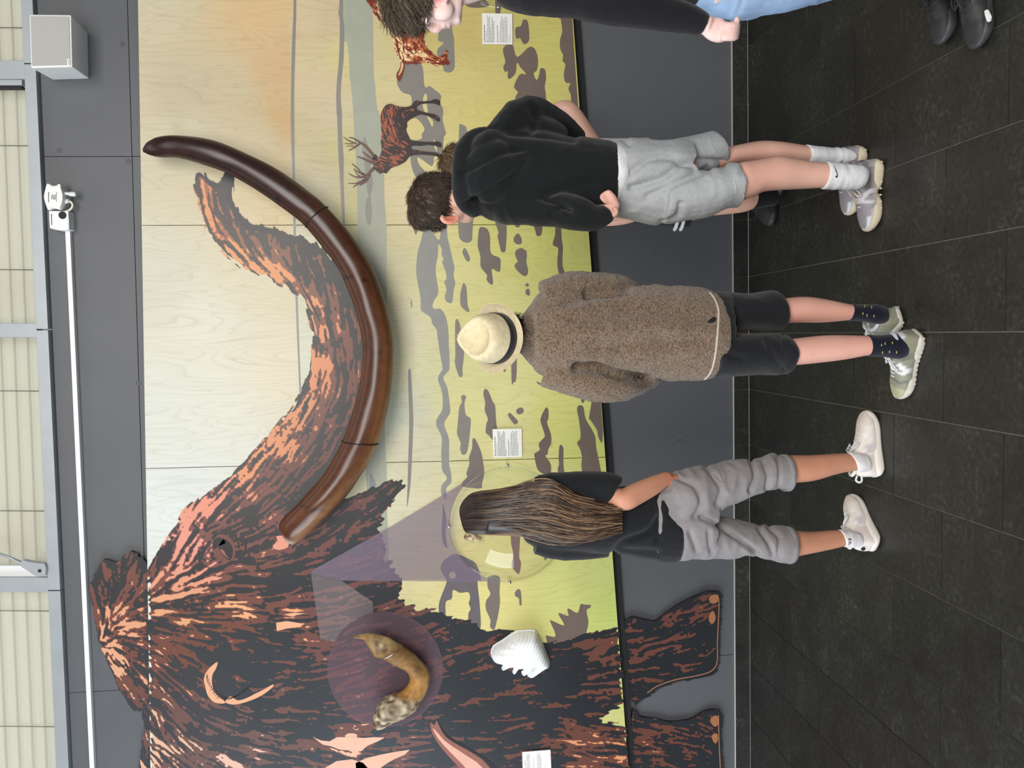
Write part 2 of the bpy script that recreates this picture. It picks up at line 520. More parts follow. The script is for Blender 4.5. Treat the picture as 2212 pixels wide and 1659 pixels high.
# ---- clerestory: sill rail, mullions, glazing and outside blinds
def rail_pts(yp, a, b): return a+(b-a)*yp/1659.0
def band(name, l0, l1, r0, r1, y0, y1, Y, depth, mat, parent=None, bev=0.0):
    """slab between the sloping lines x=l(y) and x=r(y) of the photo, from picture row y0 to y1"""
    c = [W(rail_pts(y0, r0, r1), y0, Y), W(rail_pts(y0, l0, l1), y0, Y), W(rail_pts(y1, l0, l1), y1, Y), W(rail_pts(y1, r0, r1), y1, Y)]
    return quad_slab(name, c, depth, mat, parent, bev)
trim = empty('trim_1', (0, 0, 3.55), kind='structure')
edges = [-420, 137, 712, 1276, 2150]
for i in range(4):
    band('sill_rail', 45, 121, 70, 148, edges[i]+1.2, edges[i+1]-1.2, -.012, .10, M_RAIL, trim, bev=.003)
M_SLAT = None
def slat_material():
    m, nt, b = nodes_of('cream_blind_slat')
    nt.nodes.remove(b)
    N = nt.nodes.new; L = nt.links.new
    d = N('ShaderNodeBsdfDiffuse'); t = N('ShaderNodeBsdfTranslucent'); mx = N('ShaderNodeMixShader')
    d.inputs[0].default_value = rgb(226, 226, 216); t.inputs[0].default_value = rgb(236, 234, 222)
    mx.inputs[0].default_value = .55
    L(d.outputs[0], mx.inputs[1]); L(t.outputs[0], mx.inputs[2]); L(mx.outputs[0], nt.nodes['Material Output'].inputs[0])
    return m
M_SLAT = slat_material()
def glass_material(name='clear_glass', tint=(1, 1, 1, 1), rough=0.0, gloss=.10):
    m, nt, b = nodes_of(name); nt.nodes.remove(b)
    N = nt.nodes.new; L = nt.links.new
    tr = N('ShaderNodeBsdfTransparent'); tr.inputs[0].default_value = tint
    gl = N('ShaderNodeBsdfGlossy'); gl.inputs['Roughness'].default_value = rough
    lw = N('ShaderNodeLayerWeight'); lw.inputs[0].default_value = .5
    pw = N('ShaderNodeMath'); pw.operation = 'POWER'; pw.inputs[1].default_value = 4.0; L(lw.outputs['Facing'], pw.inputs[0])
    fr = N('ShaderNodeMath'); fr.operation = 'MULTIPLY_ADD'; fr.inputs[1].default_value = .9; fr.inputs[2].default_value = .045; L(pw.outputs[0], fr.inputs[0])
    mx = N('ShaderNodeMixShader'); L(fr.outputs[0], mx.inputs[0]); L(tr.outputs[0], mx.inputs[1]); L(gl.outputs[0], mx.inputs[2])
    L(mx.outputs[0], nt.nodes['Material Output'].inputs[0])
    return m
M_GLASS = glass_material()
M_CORD = simple('grey_blind_cord', rgb(120, 116, 104), .7)
bays = [(-420, 128), (190, 697), (729, 1247), (1280, 2150)]
cords = [[-120, 60], [315, 583], [845, 1104], [1320, 1570, 1830]]
zc = W(0, 800, 0).z
for i, (ya, yb) in enumerate(bays):
    c = W(20, (ya+yb)/2, .03)
    win = empty('window_%d' % (i+1), c, kind='structure')
    p = [W(rail_pts(ya, 45, 121)+2, ya, .03), W(-330, ya, .03), W(-330, yb, .03), W(rail_pts(yb, 45, 121)+2, yb, .03)]
    quad_slab('pane', p, .006, M_GLASS, win)
    for j in range(12):
        off = 12-29*j
        a = W(rail_pts(ya, 45, 121)+off-20, ya-30, .16); b = W(rail_pts(yb, 45, 121)+off-20, yb+30, .16)
        prof = [(-.040, .012), (-.034, .002), (-.018, -.006), (0, -.010), (.018, -.008), (.034, .004), (.041, .016)]
        V = []; F = []
        for e in (a, b):
            for (dz, dy) in prof: V.append(e+Vector((0, dy+dz*.18, dz)))
        for e in (a, b):
            for (dz, dy) in prof: V.append(e+Vector((0, dy+dz*.18+.0012, dz)))
        n = len(prof)
        for q in range(n-1):
            F += [(q, q+1, n+q+1, n+q), (2*n+q, 3*n+q, 3*n+q+1, 2*n+q+1)]
        F += [(0, n, 3*n, 2*n), (n-1, 3*n-1, 4*n-1, 2*n-1)]
        for s in (0, n):
            for q in range(n-1): F.append((s+q, 2*n+s+q, 2*n+s+q+1, s+q+1))
        me = mesh_from('blind_slat', V, F); fix_normals(me)
        obj('blind_slat', me, M_SLAT, win, smooth=False)
    for yc in cords[i]:
        tube('ladder_cord', [W(rail_pts(yc, 45, 121)+6, yc, .143), W(-300, yc-3, .143)], .0022, M_CORD, win, n=6)
# mullions between the bays
for i, (ya, yb) in enumerate(((130, 170), (698, 729), (1248, 1279))):
    a0 = W(rail_pts(ya, 45, 121)+1, ya, -.004); b0 = W(rail_pts(yb, 45, 121)+1, yb, -.004); a1 = W(-330, ya, -.004); b1 = W(-330, yb, -.004)
    quad_slab('trim_%d' % (i+2), [a0, a1, b1, b0], .07, M_RAIL, None, bev=.003)['kind'] = 'structure'
a0 = W(47, 172, .01); b0 = W(47, 184, .01); a1 = W(-330, 172, .01); b1 = W(-330, 184, .01)
o = quad_slab('trim_5', [a0, a1, b1, b0], .04, M_RAIL, None, bev=.002); o['kind'] = 'structure'
o = quad_slab('trim_6', [W(47, 186, .015), W(-330, 186, .015), W(-330, 190, .015), W(47, 190, .015)], .04, M_BLACK); o['kind'] = 'structure'
o = quad_slab('trim_7', [W(100, 1222, .02), W(-330, 1222, .02), W(-330, 1246, .02), W(102, 1246, .02)], .04, M_WHITE, None, bev=.003); o['kind'] = 'structure'

# ---- window opener arm
op = empty('window_opener', W(92, 1235, -.03), 'grey folding window opener arm beside the lower window mullion', 'window opener')
Yo = -.035
pts = [(96, 1219), (99, 1230), (97, 1241), (90, 1245), (75, 1243), (60, 1233), (44, 1222), (48, 1211), (62, 1214), (85, 1217)]
extruded_poly('opener_casing', smooth_closed(pts, 3), Yo, .035, M_RAIL, op)
tube('opener_arm', [W(50, 1217, Yo+.01), W(20, 1204, Yo+.012), W(-40, 1183, Yo+.02)], .008, M_RAIL, op, n=8)
obj('pivot_screw', mesh_from('pivot_screw', *loft_data([ring(W(86, 1233, Yo)+Vector((0, d, 0)), Vector((.008, 0, 0)), Vector((0, 0, .008)), 12) for d in (.002, -.004)])), M_WIRE, op)

# ---- loudspeaker on the wall
YS = -.20
sp = empty('wall_loudspeaker', W(110, 95, 0), 'white box loudspeaker with grey grille fixed high on the grey wall', 'loudspeaker')
c = [W(66.8, 146.9, YS), W(155.8, 144.5, YS), W(153, 32, YS), W(63, 31, YS)]
V = [Vector(p) for p in c]; cen = sum(V, Vector())/4
Bk = [Vector((cen.x+(p.x-cen.x)*.93, .012, cen.z+(p.z-cen.z)*.93)) for p in V]
me = mesh_from('cabinet', V+Bk, [(0, 1, 2, 3), (7, 6, 5, 4), (0, 4, 5, 1), (1, 5, 6, 2), (2, 6, 7, 3), (3, 7, 4, 0)]); fix_normals(me); bevel_mesh(me, .006, 3)
obj('cabinet', me, M_WHITE, sp)
g = [cen+(p-cen)*.93+Vector((0, -.004, 0)) for p in V]
gr = quad_slab('grille', g, .008, M_GREYCLOTH, sp, bev=.002)
bc = [W(x, y, YS-.0055) for x, y in ((145, 142), (150.5, 142), (150.5, 127), (145, 127))]
bd = quad_slab('badge', bc, .004, M_PAPER, gr)
for a, b_ in ((130, 131.6), (134, 135.5), (137.5, 138.6)):
    quad_slab('badge_mark', [W(x, y, YS-.0063) for x, y in ((147, b_), (149.2, b_), (149.2, a), (147, a))], .001, M_DARKTXT, gr)

# ---- light/antenna unit, socket box and conduit
YD = -.085
dv = empty('wall_sensor_unit', W(115, 425, 0), 'white barrel-shaped sensor unit with stub antenna on the grey wall', 'sensor')
out = [(101, 398), (106, 397.5), (112, 401), (122, 401), (126, 397.5), (130, 399), (135, 413), (137, 428), (135, 440), (131, 450), (127, 453), (122, 450.5), (112, 450), (107, 453), (103, 452), (97.5, 437), (95, 425), (97.5, 411)]
extruded_poly('housing', smooth_closed(out, 3), YD+.012, .085, M_WHITE, dv)
cov = [(104, 403), (113, 404), (123, 404), (129, 403), (133.5, 415), (135, 427), (133.5, 438), (129, 448), (122, 447), (112, 447), (104, 448), (99, 437), (97.5, 426), (99, 413)]
extruded_poly('cover', smooth_closed(cov, 3), YD, .02, M_PAPER, dv)
# the curl mark on the cover
sm = [(119, 420.5), (119, 429), (117.2, 430.5), (115.5, 429), (115.5, 423), (113.8, 421.5), (112, 423), (112, 431)]
tube('cover_mark', [W(x, y, YD-.001) for x, y in smooth_open(sm, 4)], .0018, M_GREYTXT, dv, n=6)
tube('cover_mark', [W(105, 415, YD-.0005), W(105, 437, YD-.0005)], .0022, M_GREYTXT, dv, n=5)
tube('cover_mark', [W(122, 415, YD-.0005), W(122, 436, YD-.0005)], .0014, M_GREYTXT, dv, n=5)
tube('antenna_stub', [W(138, 417, -.05), W(147, 418.5, -.05), W(148.5, 418.8, -.05), W(151, 419, -.05), W(162, 419.5, -.05), W(164.5, 419.5, -.05)], [.007, .008, .006, .0115, .0115, .006], M_WHITE, dv, n=14)
tube('cable_gland', [W(139, 435, -.045), W(149, 434, -.045)], [.013, .0095], M_WHITE, dv, n=12)
tube('cable', [W(x, y, -.04) for x, y in ((148, 434), (154, 437), (156.5, 443), (154, 450), (147, 455.5), (141, 457))], .0052, simple('cream_cable', rgb(222, 220, 200), .5), dv, n=8, sub=5)
sb = empty('socket_box', W(127, 477, 0), 'square white socket box with round black hole below the sensor unit', 'socket box')
sbp = [(106, 456), (147, 456), (148.5, 476), (148.8, 495), (140, 497.8), (125, 497), (108, 493), (106.5, 475)]
extruded_poly('box_body', sbp, -.055, .067, M_WHITE, sb)
hc = W(135, 464.8, -.0555)
obj('cable_hole', mesh_from('cable_hole', *loft_data([ring(hc+Vector((0, d, 0)), Vector((.0185, 0, 0)), Vector((0, 0, .0185)), 20) for d in (.004, -.001)])), M_BLACK, sb)
tube('socket_mark', [W(111, 462, -.0555), W(111.5, 486, -.0555)], .0025, M_GREYTXT, sb, n=5)
tr0, tr1 = [(140.5, 497), (150.5, 497), (218, 2000), (208.5, 2000)], None
cd = quad_slab('cable_conduit', [W(x, y, -.018) for x, y in ((151, 497), (140.5, 497), (209, 2000), (219, 2000))], .03, M_WHITE, None, bev=.002)
tag(cd, 'long thin white cable conduit running along the top of the grey wall', 'conduit')
set_origin(cd, W(145, 500, 0))

# ================================================================== MURAL
PY = -0.062                                   # front of the printed plywood
mural = empty('mural_panel', W(830, 830, PY), 'large birch plywood mural panel printed with a mammoth on a hazy steppe', 'mural')
def IDW(tab, X, Y, p=3.0):
    """inverse distance interpolation of rows (x, y, values...)"""
    T = np.array(tab, float); X = np.asarray(X, float).ravel(); Y = np.asarray(Y, float).ravel()
    out = np.zeros((len(X), T.shape[1]-2))
    for s in range(0, len(X), 20000):
        d = (X[s:s+20000, None]-T[None, :, 0])**2+(Y[s:s+20000, None]-T[None, :, 1])**2+4.0
        w = d**(-p/2); w /= w.sum(1, keepdims=True)
        out[s:s+20000] = w@T[:, 2:]
    return out
def L3(c): return [lin(v) for v in c]
SKY = [(330,0,205,196,166),(400,200,200,190,160),(500,200,206,192,158),(560,30,214,184,138),(600,150,210,178,134),(615,260,212,180,132),(560,300,208,194,160),(400,300,202,194,168),(450,700,217,214,197),(560,620,214,206,182),(620,800,222,212,190),(600,560,214,200,168),(350,900,214,216,206),(450,900,216,216,204),(360,1100,217,221,218),(400,1050,214,218,212),(340,600,206,204,186),(625,450,214,194,156)]
GND = [(650,40,210,190,156),(690,200,212,194,160),(690,420,202,192,164),(660,560,208,208,188),(655,780,212,214,196),(720,40,204,184,150),(720,250,208,194,162),(750,120,208,198,142),(753,300,208,202,146),(755,450,204,198,150),(830,60,204,192,142),(850,180,210,198,150),(870,430,219,205,166),(840,600,200,194,160),(870,700,206,200,170),(870,900,194,198,178),(890,950,206,200,174),(860,1100,212,206,178),(900,300,212,198,136),(940,60,200,182,116),(1000,60,198,180,112),(1000,200,208,194,124),(1000,400,214,202,128),(960,620,214,206,144),(940,1150,212,202,168),
       (1100,60,196,188,112),(1100,300,206,196,112),(1100,520,212,208,126),(1050,700,214,210,140),(1100,880,214,209,148),(1000,900,214,208,146),(1000,1200,214,202,140),(1060,1300,220,210,138),(1200,100,200,194,110),(1210,500,206,206,118),(1250,560,197,197,115),(1200,900,208,206,124),(1270,950,198,202,112),(1150,1020,210,206,140),(1280,1250,192,198,122),(1200,1300,206,206,126),(1320,1300,188,200,112),(1100,1200,210,200,132)]
skyL = [(a, b, *L3(c)) for a, b, *c in SKY]; gndL = [(a, b, *L3(c)) for a, b, *c in GND]
def board_color(x, y, k=0.93):
    hx = np.interp(y, [0, 350, 520, 860, 1659], [633, 629, 634, 648, 668])
    s = IDW(skyL, x, y); g = IDW(gndL, x, y)
    w = np.clip((np.asarray(x)-hx)/2.0, 0, 1)[:, None]
    return (s*(1-w)+g*w)*k
# boards: seams at picture rows ~485, ~1000, ~1530 (upright sheet joints)
def seam(y_at_top, y_at_bot):
    return lambda x: y_at_top+(y_at_bot-y_at_top)*(x-300)/1000.0
seams = [lambda x: -330+0*x, seam(487, 485), seam(1012.5, 988), seam(1541, 1508), lambda x: 2060+0*x]
def top_x(y): return np.interp(y, [-400, 0, 1200, 1659, 2100], [291, 298, 318, 325, 332])
def bot_x(y): return 1234.8+.0737*np.asarray(y, float)
for i in range(4):
    nu, nv = 70, 34
    P = np.zeros((nu+1, nv+1, 2))
    for a in range(nu+1):
        for c in range(nv+1):
            v = c/nv
            x = 310+1000*(a/nu); 
            for _ in range(3):
                ya = seams[i](x)+.7; yb = seams[i+1](x)-.7; y = ya+(yb-ya)*v
                x = top_x(y)+(bot_x(y)-top_x(y))*a/nu
            P[a, c] = (x, y)
    Q = P.reshape(-1, 2); V = Wn(Q, PY); nq = len(V)
    cols = board_color(Q[:, 0], Q[:, 1])
    F = []
    for a in range(nu):
        for c in range(nv):
            q = a*(nv+1)+c; F.append((q, q+1, q+nv+2, q+nv+1))
    # sides and back
    bord = [a*(nv+1) for a in range(nu)]+[nu*(nv+1)+c for c in range(nv)]+[a*(nv+1)+nv for a in range(nu, 0, -1)]+[c for c in range(nv, 0, -1)]
    V2 = V[bord]+np.array([0, .018, 0]); base = nq; m = len(bord)
    allV = np.concatenate([V, V2])
    for q in range(m): F.append((bord[q], bord[(q+1) % m], base+(q+1) % m, base+q))
    F.append([base+q for q in range(m)])
    me = mesh_from('plywood_board', allV, F); fix_normals(me)
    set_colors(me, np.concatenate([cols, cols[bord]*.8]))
    obj('plywood_board', me, M_BIRCH, mural)
# battens that hold the boards off the wall
for yb in (-200, 90, 420, 560, 900, 1120, 1460, 1660, 1900):
    c = [W(top_x(yb)+25, yb, PY+.0182), W(top_x(yb)+25, yb+16, PY+.0182), W(bot_x(yb)-35, yb+16, PY+.0182), W(bot_x(yb)-35, yb, PY+.0182)]
    quad_slab('batten', c, CLAD-(PY+.0182)-.0005, M_BLACK, mural)

# black strip added under the boards to give their dark shadow gap
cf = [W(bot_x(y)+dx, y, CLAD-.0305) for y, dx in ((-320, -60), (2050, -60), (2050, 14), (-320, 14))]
quad_slab('shadow_gap_strip', cf, .03, M_BLACK, mural)

# ---- flat printed colour patches
LAY = [0]
def layer():
    LAY[0] += 1
    return PY-.00025*LAY[0]
def ink(c, k=.93):
    key = 'ink_%d_%d_%d' % tuple(c)
    return simple(key, rgb(*c, k), .34, spec=.35, noise=.04, nscale=14)
M1 = crop(700, 0, .18083); M2 = crop(700, 180, .14467); M3 = crop(980, 0, .14467); M4 = crop(880, 440, .18987)
M5 = crop(880, 740, .18987); M6 = crop(940, 980, .14467); M7 = crop(920, 1180, .19892); C1 = crop(400, 350, .20796); C3 = crop(460, 860, .19892)
C6 = crop(560, 1130, .18083); C7 = crop(560, 1359, .18083); C8 = crop(940, 1359, .18083); T3c = crop(0, 1100, .33695)
def patch(name, pts, col, sub=4, holes=None, Y=None):
    px = smooth_closed(pts, sub) if sub > 1 else np.asarray(pts, float)
    return flat_poly(name, px, layer_dark if Y is None else Y, ink(col), mural, holes)
Ymist = layer(); layer_dark = layer(); Yhole = layer()
# thin horizon line and far ridge
patch('horizon_line', [(633,-300),(634,0),(632,60),(629.5,130),(628,250),(629,310),(632,380),(634,500),(638,640),(643,760),(648.5,880),(651.5,880),(647,760),(643,640),(639,500),(637,380),(636,300),(635.5,200),(637.5,120),(639,60),(640,0),(640,-300)], (134,132,126), 3)
patch('far_ridge', [(733.5,-300),(733.5,0),(730.7,18),(731.6,32.5),(734,47),(733.5,90),(731.6,136),(728,172),(726.2,208),(727,244),(728.2,252),(729.6,296),(731,339),(734,382.5),(736,420),(737,440),(739,470),(742,488),(745,488),(744.5,460),(743.4,420),(742,382),(742.7,353.6),(741,317),(739,288),(738.3,238),(736,216),(737,180),(741.6,136),(743.4,90),(743.4,54),(741.6,36),(741.6,0),(741.6,-300)], (136,131,124), 2)
patch('mist_band', [(743,-300),(743,0),(743.4,87),(748.8,90),(754,126.6),(755,163),(758.8,195),(762.4,235),(764,271),(765,300),(768,332),(771,382),(771.5,485),(774,558),(790,640),(800,760),(800,900),(790,1000),(795,1100),(800,1240),(838,1240),(836,1100),(835,1007),(831,930),(836,800),(836,699),(835,550),(835.7,495),(830.5,433),(830,382),(824,300),(820.8,249),(815.7,238),(812,208),(810,180),(807.6,163),(806.7,90),(805.8,0),(805,-300)], (164,167,150), 2, Y=Ymist)
patch('mist_lens', [(788,296),(784,303),(782.5,317),(786,340),(788,365),(792,400),(795,420),(796,425),(791,433),(789,454),(791,475),(796,486),(801,483),(803.5,454),(801,425),(805,400),(804,385),(801,370),(799.8,346),(795.5,317)], (140,140,130), 3)
patch('mist_lens', [(801,1022),(799,1040),(799,1062),(812,1050),(808,1035)], (134,140,140), 3)
DG = (132,127,120); DB = (112,98,90); DM = (122,112,106)
P2 = [(873.6,137.4),(909.8,137.4),(917,186),(927.8,186),(938.7,193.5),(951,204),(952.8,211.6),(950,222),(955,229.6),(957.7,242),(956,258.6),(962,282),(963.3,289),(959,296),(957.5,310),(956,327.5),(959,338),(951,345),(935,372),(925.7,375.3),(902.5,384),(895,376.7),(889.5,360.8),(886.6,340.6),(889,303),(888,260),(889.5,223),(886.6,206),(871.8,200.7),(862.7,191.7),(857.3,175.4),(862,150)]
patch('steppe_patch', P2, DG, 4)
for h in ([(1240,580),(1350,520),(1430,570),(1500,680),(1460,760),(1450,830),(1300,845),(1230,700)], [(1510,150),(1540,200),(1530,265),(1475,255)],
          [(1470,290),(1530,300),(1560,480),(1625,560),(1615,650),(1540,500),(1490,400)], [(1400,1105),(1420,1210),(1500,1300),(1560,1350),(1740,1350),(1735,1130),(1660,1085),(1640,1130),(1630,1210),(1600,1235),(1560,1210)], [(1640,840),(1665,890),(1690,1030),(1640,930)]):
    q = M2(h); cx = np.mean(q, 0); c = board_color(np.array([cx[0]]), np.array([cx[1]]))[0]
    m = simple('ink_clear_%d' % int(cx[1]*7+cx[0]), (*c, 1), .34, spec=.35, noise=.04, nscale=14)
    flat_poly('pale_gap', smooth_closed(q, 4), Yhole, m, mural)
for f, pts, c in (
    (M1, [(1370,340),(1360,450),(1370,490),(1430,515),(1360,580),(1350,640),(1370,720),(1420,780),(1430,840),(1480,868),(1530,850),(1560,790),(1555,560),(1550,440),(1530,330),(1500,-300),(1400,-300)], DG),
    (M2, [(2020,620),(2040,610),(2130,680),(2140,1000),(2140,1200),(1900,1200),(1840,1040),(1860,940),(1900,880),(1990,890),(2010,820)], DG),
    (M3, [(1060,290),(1100,310),(1120,400),(1130,570),(1110,630),(1060,660),(1030,640),(990,570),(940,580),(920,520),(920,440),(950,400),(1000,390),(1030,310)], DB),
    (M3, [(800,665),(880,665),(945,850),(1100,720),(1160,698),(1210,730),(1250,830),(1260,950),(1240,1050),(1195,1100),(1240,1195),(1280,1100),(1290,1030),(1340,1020),(1370,1060),(1380,1170),(1360,1300),(1375,1420),(1365,1800),(940,1800),(920,1470),(960,1380),(900,1290),(990,1110),(1080,1110),(1000,1010),(945,940),(925,1090),(840,1175),(805,1150),(808,1060),(770,1075),(740,1000),(770,920),(735,740)], DB),
    (M3, [(620,-400),(690,-400),(690,90),(700,230),(635,230),(620,110)], DB), (M3, [(260,-200),(420,-60),(520,95),(180,85)], DB),
    (M4, [(75,100),(65,230),(80,320),(95,352),(110,330),(115,250)], DG),
    (M4, [(590,150),(735,150),(740,330),(730,420),(670,445),(610,415),(585,350)], DG), (M4, [(655,505),(690,560),(712,620),(700,660),(665,640),(630,570),(630,530)], DG),
    (M4, [(850,265),(910,290),(940,380),(950,560),(1040,610),(1060,650),(1055,765),(1020,770),(960,745),(975,880),(965,922),(930,905),(900,860),(905,810),(835,720),(830,600),(800,480),(808,340),(820,280)], DM),
    (M4, [(980,120),(1110,120),(1130,290),(1125,440),(1115,540),(1090,553),(1065,540),(1040,440),(1025,360),(1035,320)], DM), (M4, [(1225,200),(1280,200),(1275,260),(1250,270),(1225,250)], DM),
    (M4, [(1260,340),(1300,400),(1295,455),(1250,462),(1210,430),(1215,380)], DM), (M4, [(1290,505),(1350,535),(1360,590),(1355,670),(1375,770),(1345,825),(1290,800),(1225,730),(1225,690),(1255,655),(1230,600),(1230,540)], DM),
    (M4, [(1395,120),(1530,120),(1530,330),(1500,368),(1470,360),(1450,290)], DB), (M4, [(1690,160),(1740,160),(1755,390),(1770,500),(1765,700),(1800,800),(1795,840),(1765,845),(1720,780),(1705,650),(1715,510),(1665,480),(1655,440),(1680,350)], DB),
    (M4, [(645,905),(670,950),(680,1060),(685,1150),(705,1220),(680,1230),(620,1180),(600,1120),(605,1010),(630,920)], DG), (M4, [(1360,905),(1385,920),(1365,945),(1340,925)], DM), (M4, [(1380,968),(1395,1000),(1390,1045),(1350,1030),(1345,985)], DM),
    (M4, [(40,1080),(55,1140),(48,1185),(38,1140)], DG),
    (M5, [(10,320),(35,310),(45,420),(65,780),(65,1000),(45,1450),(30,1659),(2,1850),(-6,1850),(0,1659),(10,1300),(20,900),(10,500)], DG),
    (M5, [(640,593),(668,620),(650,690),(665,820),(715,860),(720,940),(690,1200),(660,1270),(620,1270),(600,1210),(605,1140),(565,1040),(570,950),(590,740),(620,680),(610,620)], DG),
    (M5, [(890,527),(925,560),(970,670),(1000,730),(1010,900),(1030,1000),(1080,1060),(1080,1130),(975,1110),(930,1060),(890,1020),(900,920),(915,870),(880,770),(885,680),(865,600),(870,545)], DM),
    (M5, [(760,1085),(800,1150),(840,1250),(860,1350),(875,1480),(850,1600),(830,1659),(640,1640),(625,1590),(680,1530),(670,1490),(690,1430),(705,1370),(700,1310),(735,1200),(740,1110)], DM),
    (M5, [(1160,800),(1190,820),(1255,890),(1250,920),(1220,932),(1190,900),(1145,830)], DM), (M5, [(1290,738),(1320,760),(1320,795),(1275,818),(1240,795),(1245,760)], DM),
    (M5, [(1580,738),(1605,770),(1605,860),(1590,900),(1600,950),(1635,1050),(1635,1150),(1605,1210),(1595,1270),(1570,1290),(1625,1370),(1635,1450),(1620,1510),(1560,1500),(1480,1440),(1445,1290),(1450,1260),(1505,1220),(1495,1150),(1555,1080),(1560,1040),(1515,900),(1520,850),(1545,790)], DB),
    (M5, [(1750,1165),(1775,1210),(1775,1370),(1785,1480),(1770,1540),(1740,1530),(1710,1450),(1725,1380),(1720,1300),(1730,1180)], DB),
    (M5, [(1970,712),(2005,740),(2030,870),(2130,1050),(2150,1200),(2200,1450),(2205,1560),(2100,1650),(2005,1510),(1980,1400),(1985,1300),(1960,1200),(1930,1140),(1970,1080),(1955,900),(1930,770),(1940,725)], DB),
    (M5, [(1185,-60),(1240,-60),(1245,280),(1235,430),(1210,452),(1185,440)], DM), (M5, [(1070,250),(1125,230),(1120,320),(1095,330)], DM), (M5, [(1465,445),(1500,455),(1540,480),(1500,480)], DM), (M5, [(1975,650),(2015,640),(2015,665),(1995,690)], DB),
    (M6, [(115,740),(140,830),(165,960),(165,1100),(155,1220),(180,1380),(165,1405),(120,1330),(95,1180),(100,1040),(110,900)], (104,98,112)),
    (M6, [(1150,1000),(1270,1000),(1270,1210),(1260,1400),(1255,1550),(1280,1620),(1275,1720),(1240,1800),(1150,1700),(1140,1659),(1165,1500),(1130,1300)], (128,104,100)),
    (M7, [(680,330),(795,330),(800,500),(805,600),(790,720),(750,890),(720,900),(695,870),(700,800),(650,680),(655,590),(700,520),(670,440)], DM),
    (M7, [(1000,465),(1030,490),(1040,630),(1015,635),(1010,570),(970,540),(968,500)], DM), (M7, [(1285,60),(1315,60),(1312,140),(1297,156),(1282,130)], DM),
    (M7, [(1310,970),(1390,985),(1405,950),(1355,830),(1360,805),(1500,860),(1445,750),(1450,725),(1545,755),(1535,690),(1560,680),(1645,725),(1680,630),(1720,635),(1790,640),(1780,670),(1745,700),(1765,830),(1740,960),(1740,1100),(1440,1120),(1340,1100),(1305,990)], DB)):
    patch('steppe_patch', f(pts), c, 4)
patch('steppe_patch', [(983.5,694.4),(988.2,689.7),(993.9,702),(996.2,721),(1001,740),(1002.5,757),(1001.5,778),(998.7,797),(999.6,810),(995.8,815),(990,810),(982.5,783.7),(983.5,768.5),(983,730)], DG, 4)
b1 = M4([(210,230),(290,330),(365,410),(385,200),(440,200),(455,370),(480,480),(520,660),(535,740),(525,820),(545,900),(525,990),(515,1100),(490,1132),(440,1110),(425,1050),(445,980),(420,890),(445,850),(430,760),(395,670),(410,630),(390,580),(390,520),(355,460),(345,600),(320,760),(350,960),(345,1040),(310,1090),(285,1165),(310,1200),(370,1195),(420,1250),(455,1360),(470,1500)])
b2 = M5([(470,0),(475,100),(480,250),(470,320),(415,380),(415,430),(455,520),(485,730),(480,810),(425,900),(425,960),(465,1070),(475,1150),(475,1380)])+M6([(235,280),(240,430),(165,520),(178,650),(150,680),(100,620),(85,540),(100,470),(160,400),(170,350),(105,250),(95,140)])+M5([(390,1350),(385,1250),(390,1080),(335,960),(330,880),(385,790),(400,720),(395,570),(355,450),(350,390),(390,320),(400,280),(380,180)])
b3 = M4([(340,1500),(330,1430),(285,1370),(260,1290),(170,1230),(150,1180),(150,1080),(110,860),(100,740),(115,560),(150,440)])
patch('steppe_stream', b1+b2+b3, (142,142,137), 3)
big = smooth_closed(M7([(165,260),(175,180),(260,105),(330,85),(450,130),(550,200),(600,370),(560,380),(585,640),(590,900),(480,850),(460,740),(485,680),(465,620),(480,560),(460,500),(370,505),(295,475),(280,570),(215,610),(215,780),(180,760),(140,700),(150,590),(215,420),(220,360)]), 4)
hc = [M7([(288+38*math.cos(a), 315+38*math.sin(a))])[0] for a in np.linspace(0, -2*math.pi, 20, endpoint=False)]
flat_poly('steppe_patch', big, layer_dark, ink((106,100,104)), mural, [hc])
patch('steppe_edge', M3([(1550,175),(1590,270),(1610,360),(1620,480),(1590,580),(1585,680),(1605,770),(1635,820),(1625,910),(1670,960),(1645,1080),(1650,1180),(1680,1240),(1745,1245),(1710,1320),(1750,1420),(1755,1530),(1790,1659),(1850,1900),(1862,1659),(1834,1240),(1796,700),(1767,220),(1690,-900),(1560,-900)]), DB, 2)
patch('steppe_edge', [(1276,880),(1272,905),(1275,907),(1290,930),(1291,940),(1300,958),(1302.4,930),(1299,885),(1296,845),(1282,850)], DB, 2)

# ---- linocut fur: streaky noise carried along a direction field, cut into flat ink areas
def pip_sd(poly, X, Y):
    """signed distance (inside positive) of points to a polygon"""
    P = np.asarray(poly, float); Q = np.roll(P, -1, 0); d2 = np.full(X.shape, 1e12); ins = np.zeros(X.shape, bool)
    for (ax, ay), (bx, by) in zip(P, Q):
        ex, ey = bx-ax, by-ay; L = ex*ex+ey*ey+1e-9
        t = np.clip(((X-ax)*ex+(Y-ay)*ey)/L, 0, 1)
        d2 = np.minimum(d2, (X-ax-t*ex)**2+(Y-ay-t*ey)**2)
        if ay != by:
            c = ((ay > Y) != (by > Y)) & (X < ex*(Y-ay)/(by-ay)+ax)
            ins ^= c
    d = np.sqrt(d2)
    return np.where(ins, d, -d)
def blur(A, n=1):
    for _ in range(n):
        A = (np.roll(A, 1, 0)+np.roll(A, -1, 0)+2*A)/4; A = (np.roll(A, 1, 1)+np.roll(A, -1, 1)+2*A)/4
    return A
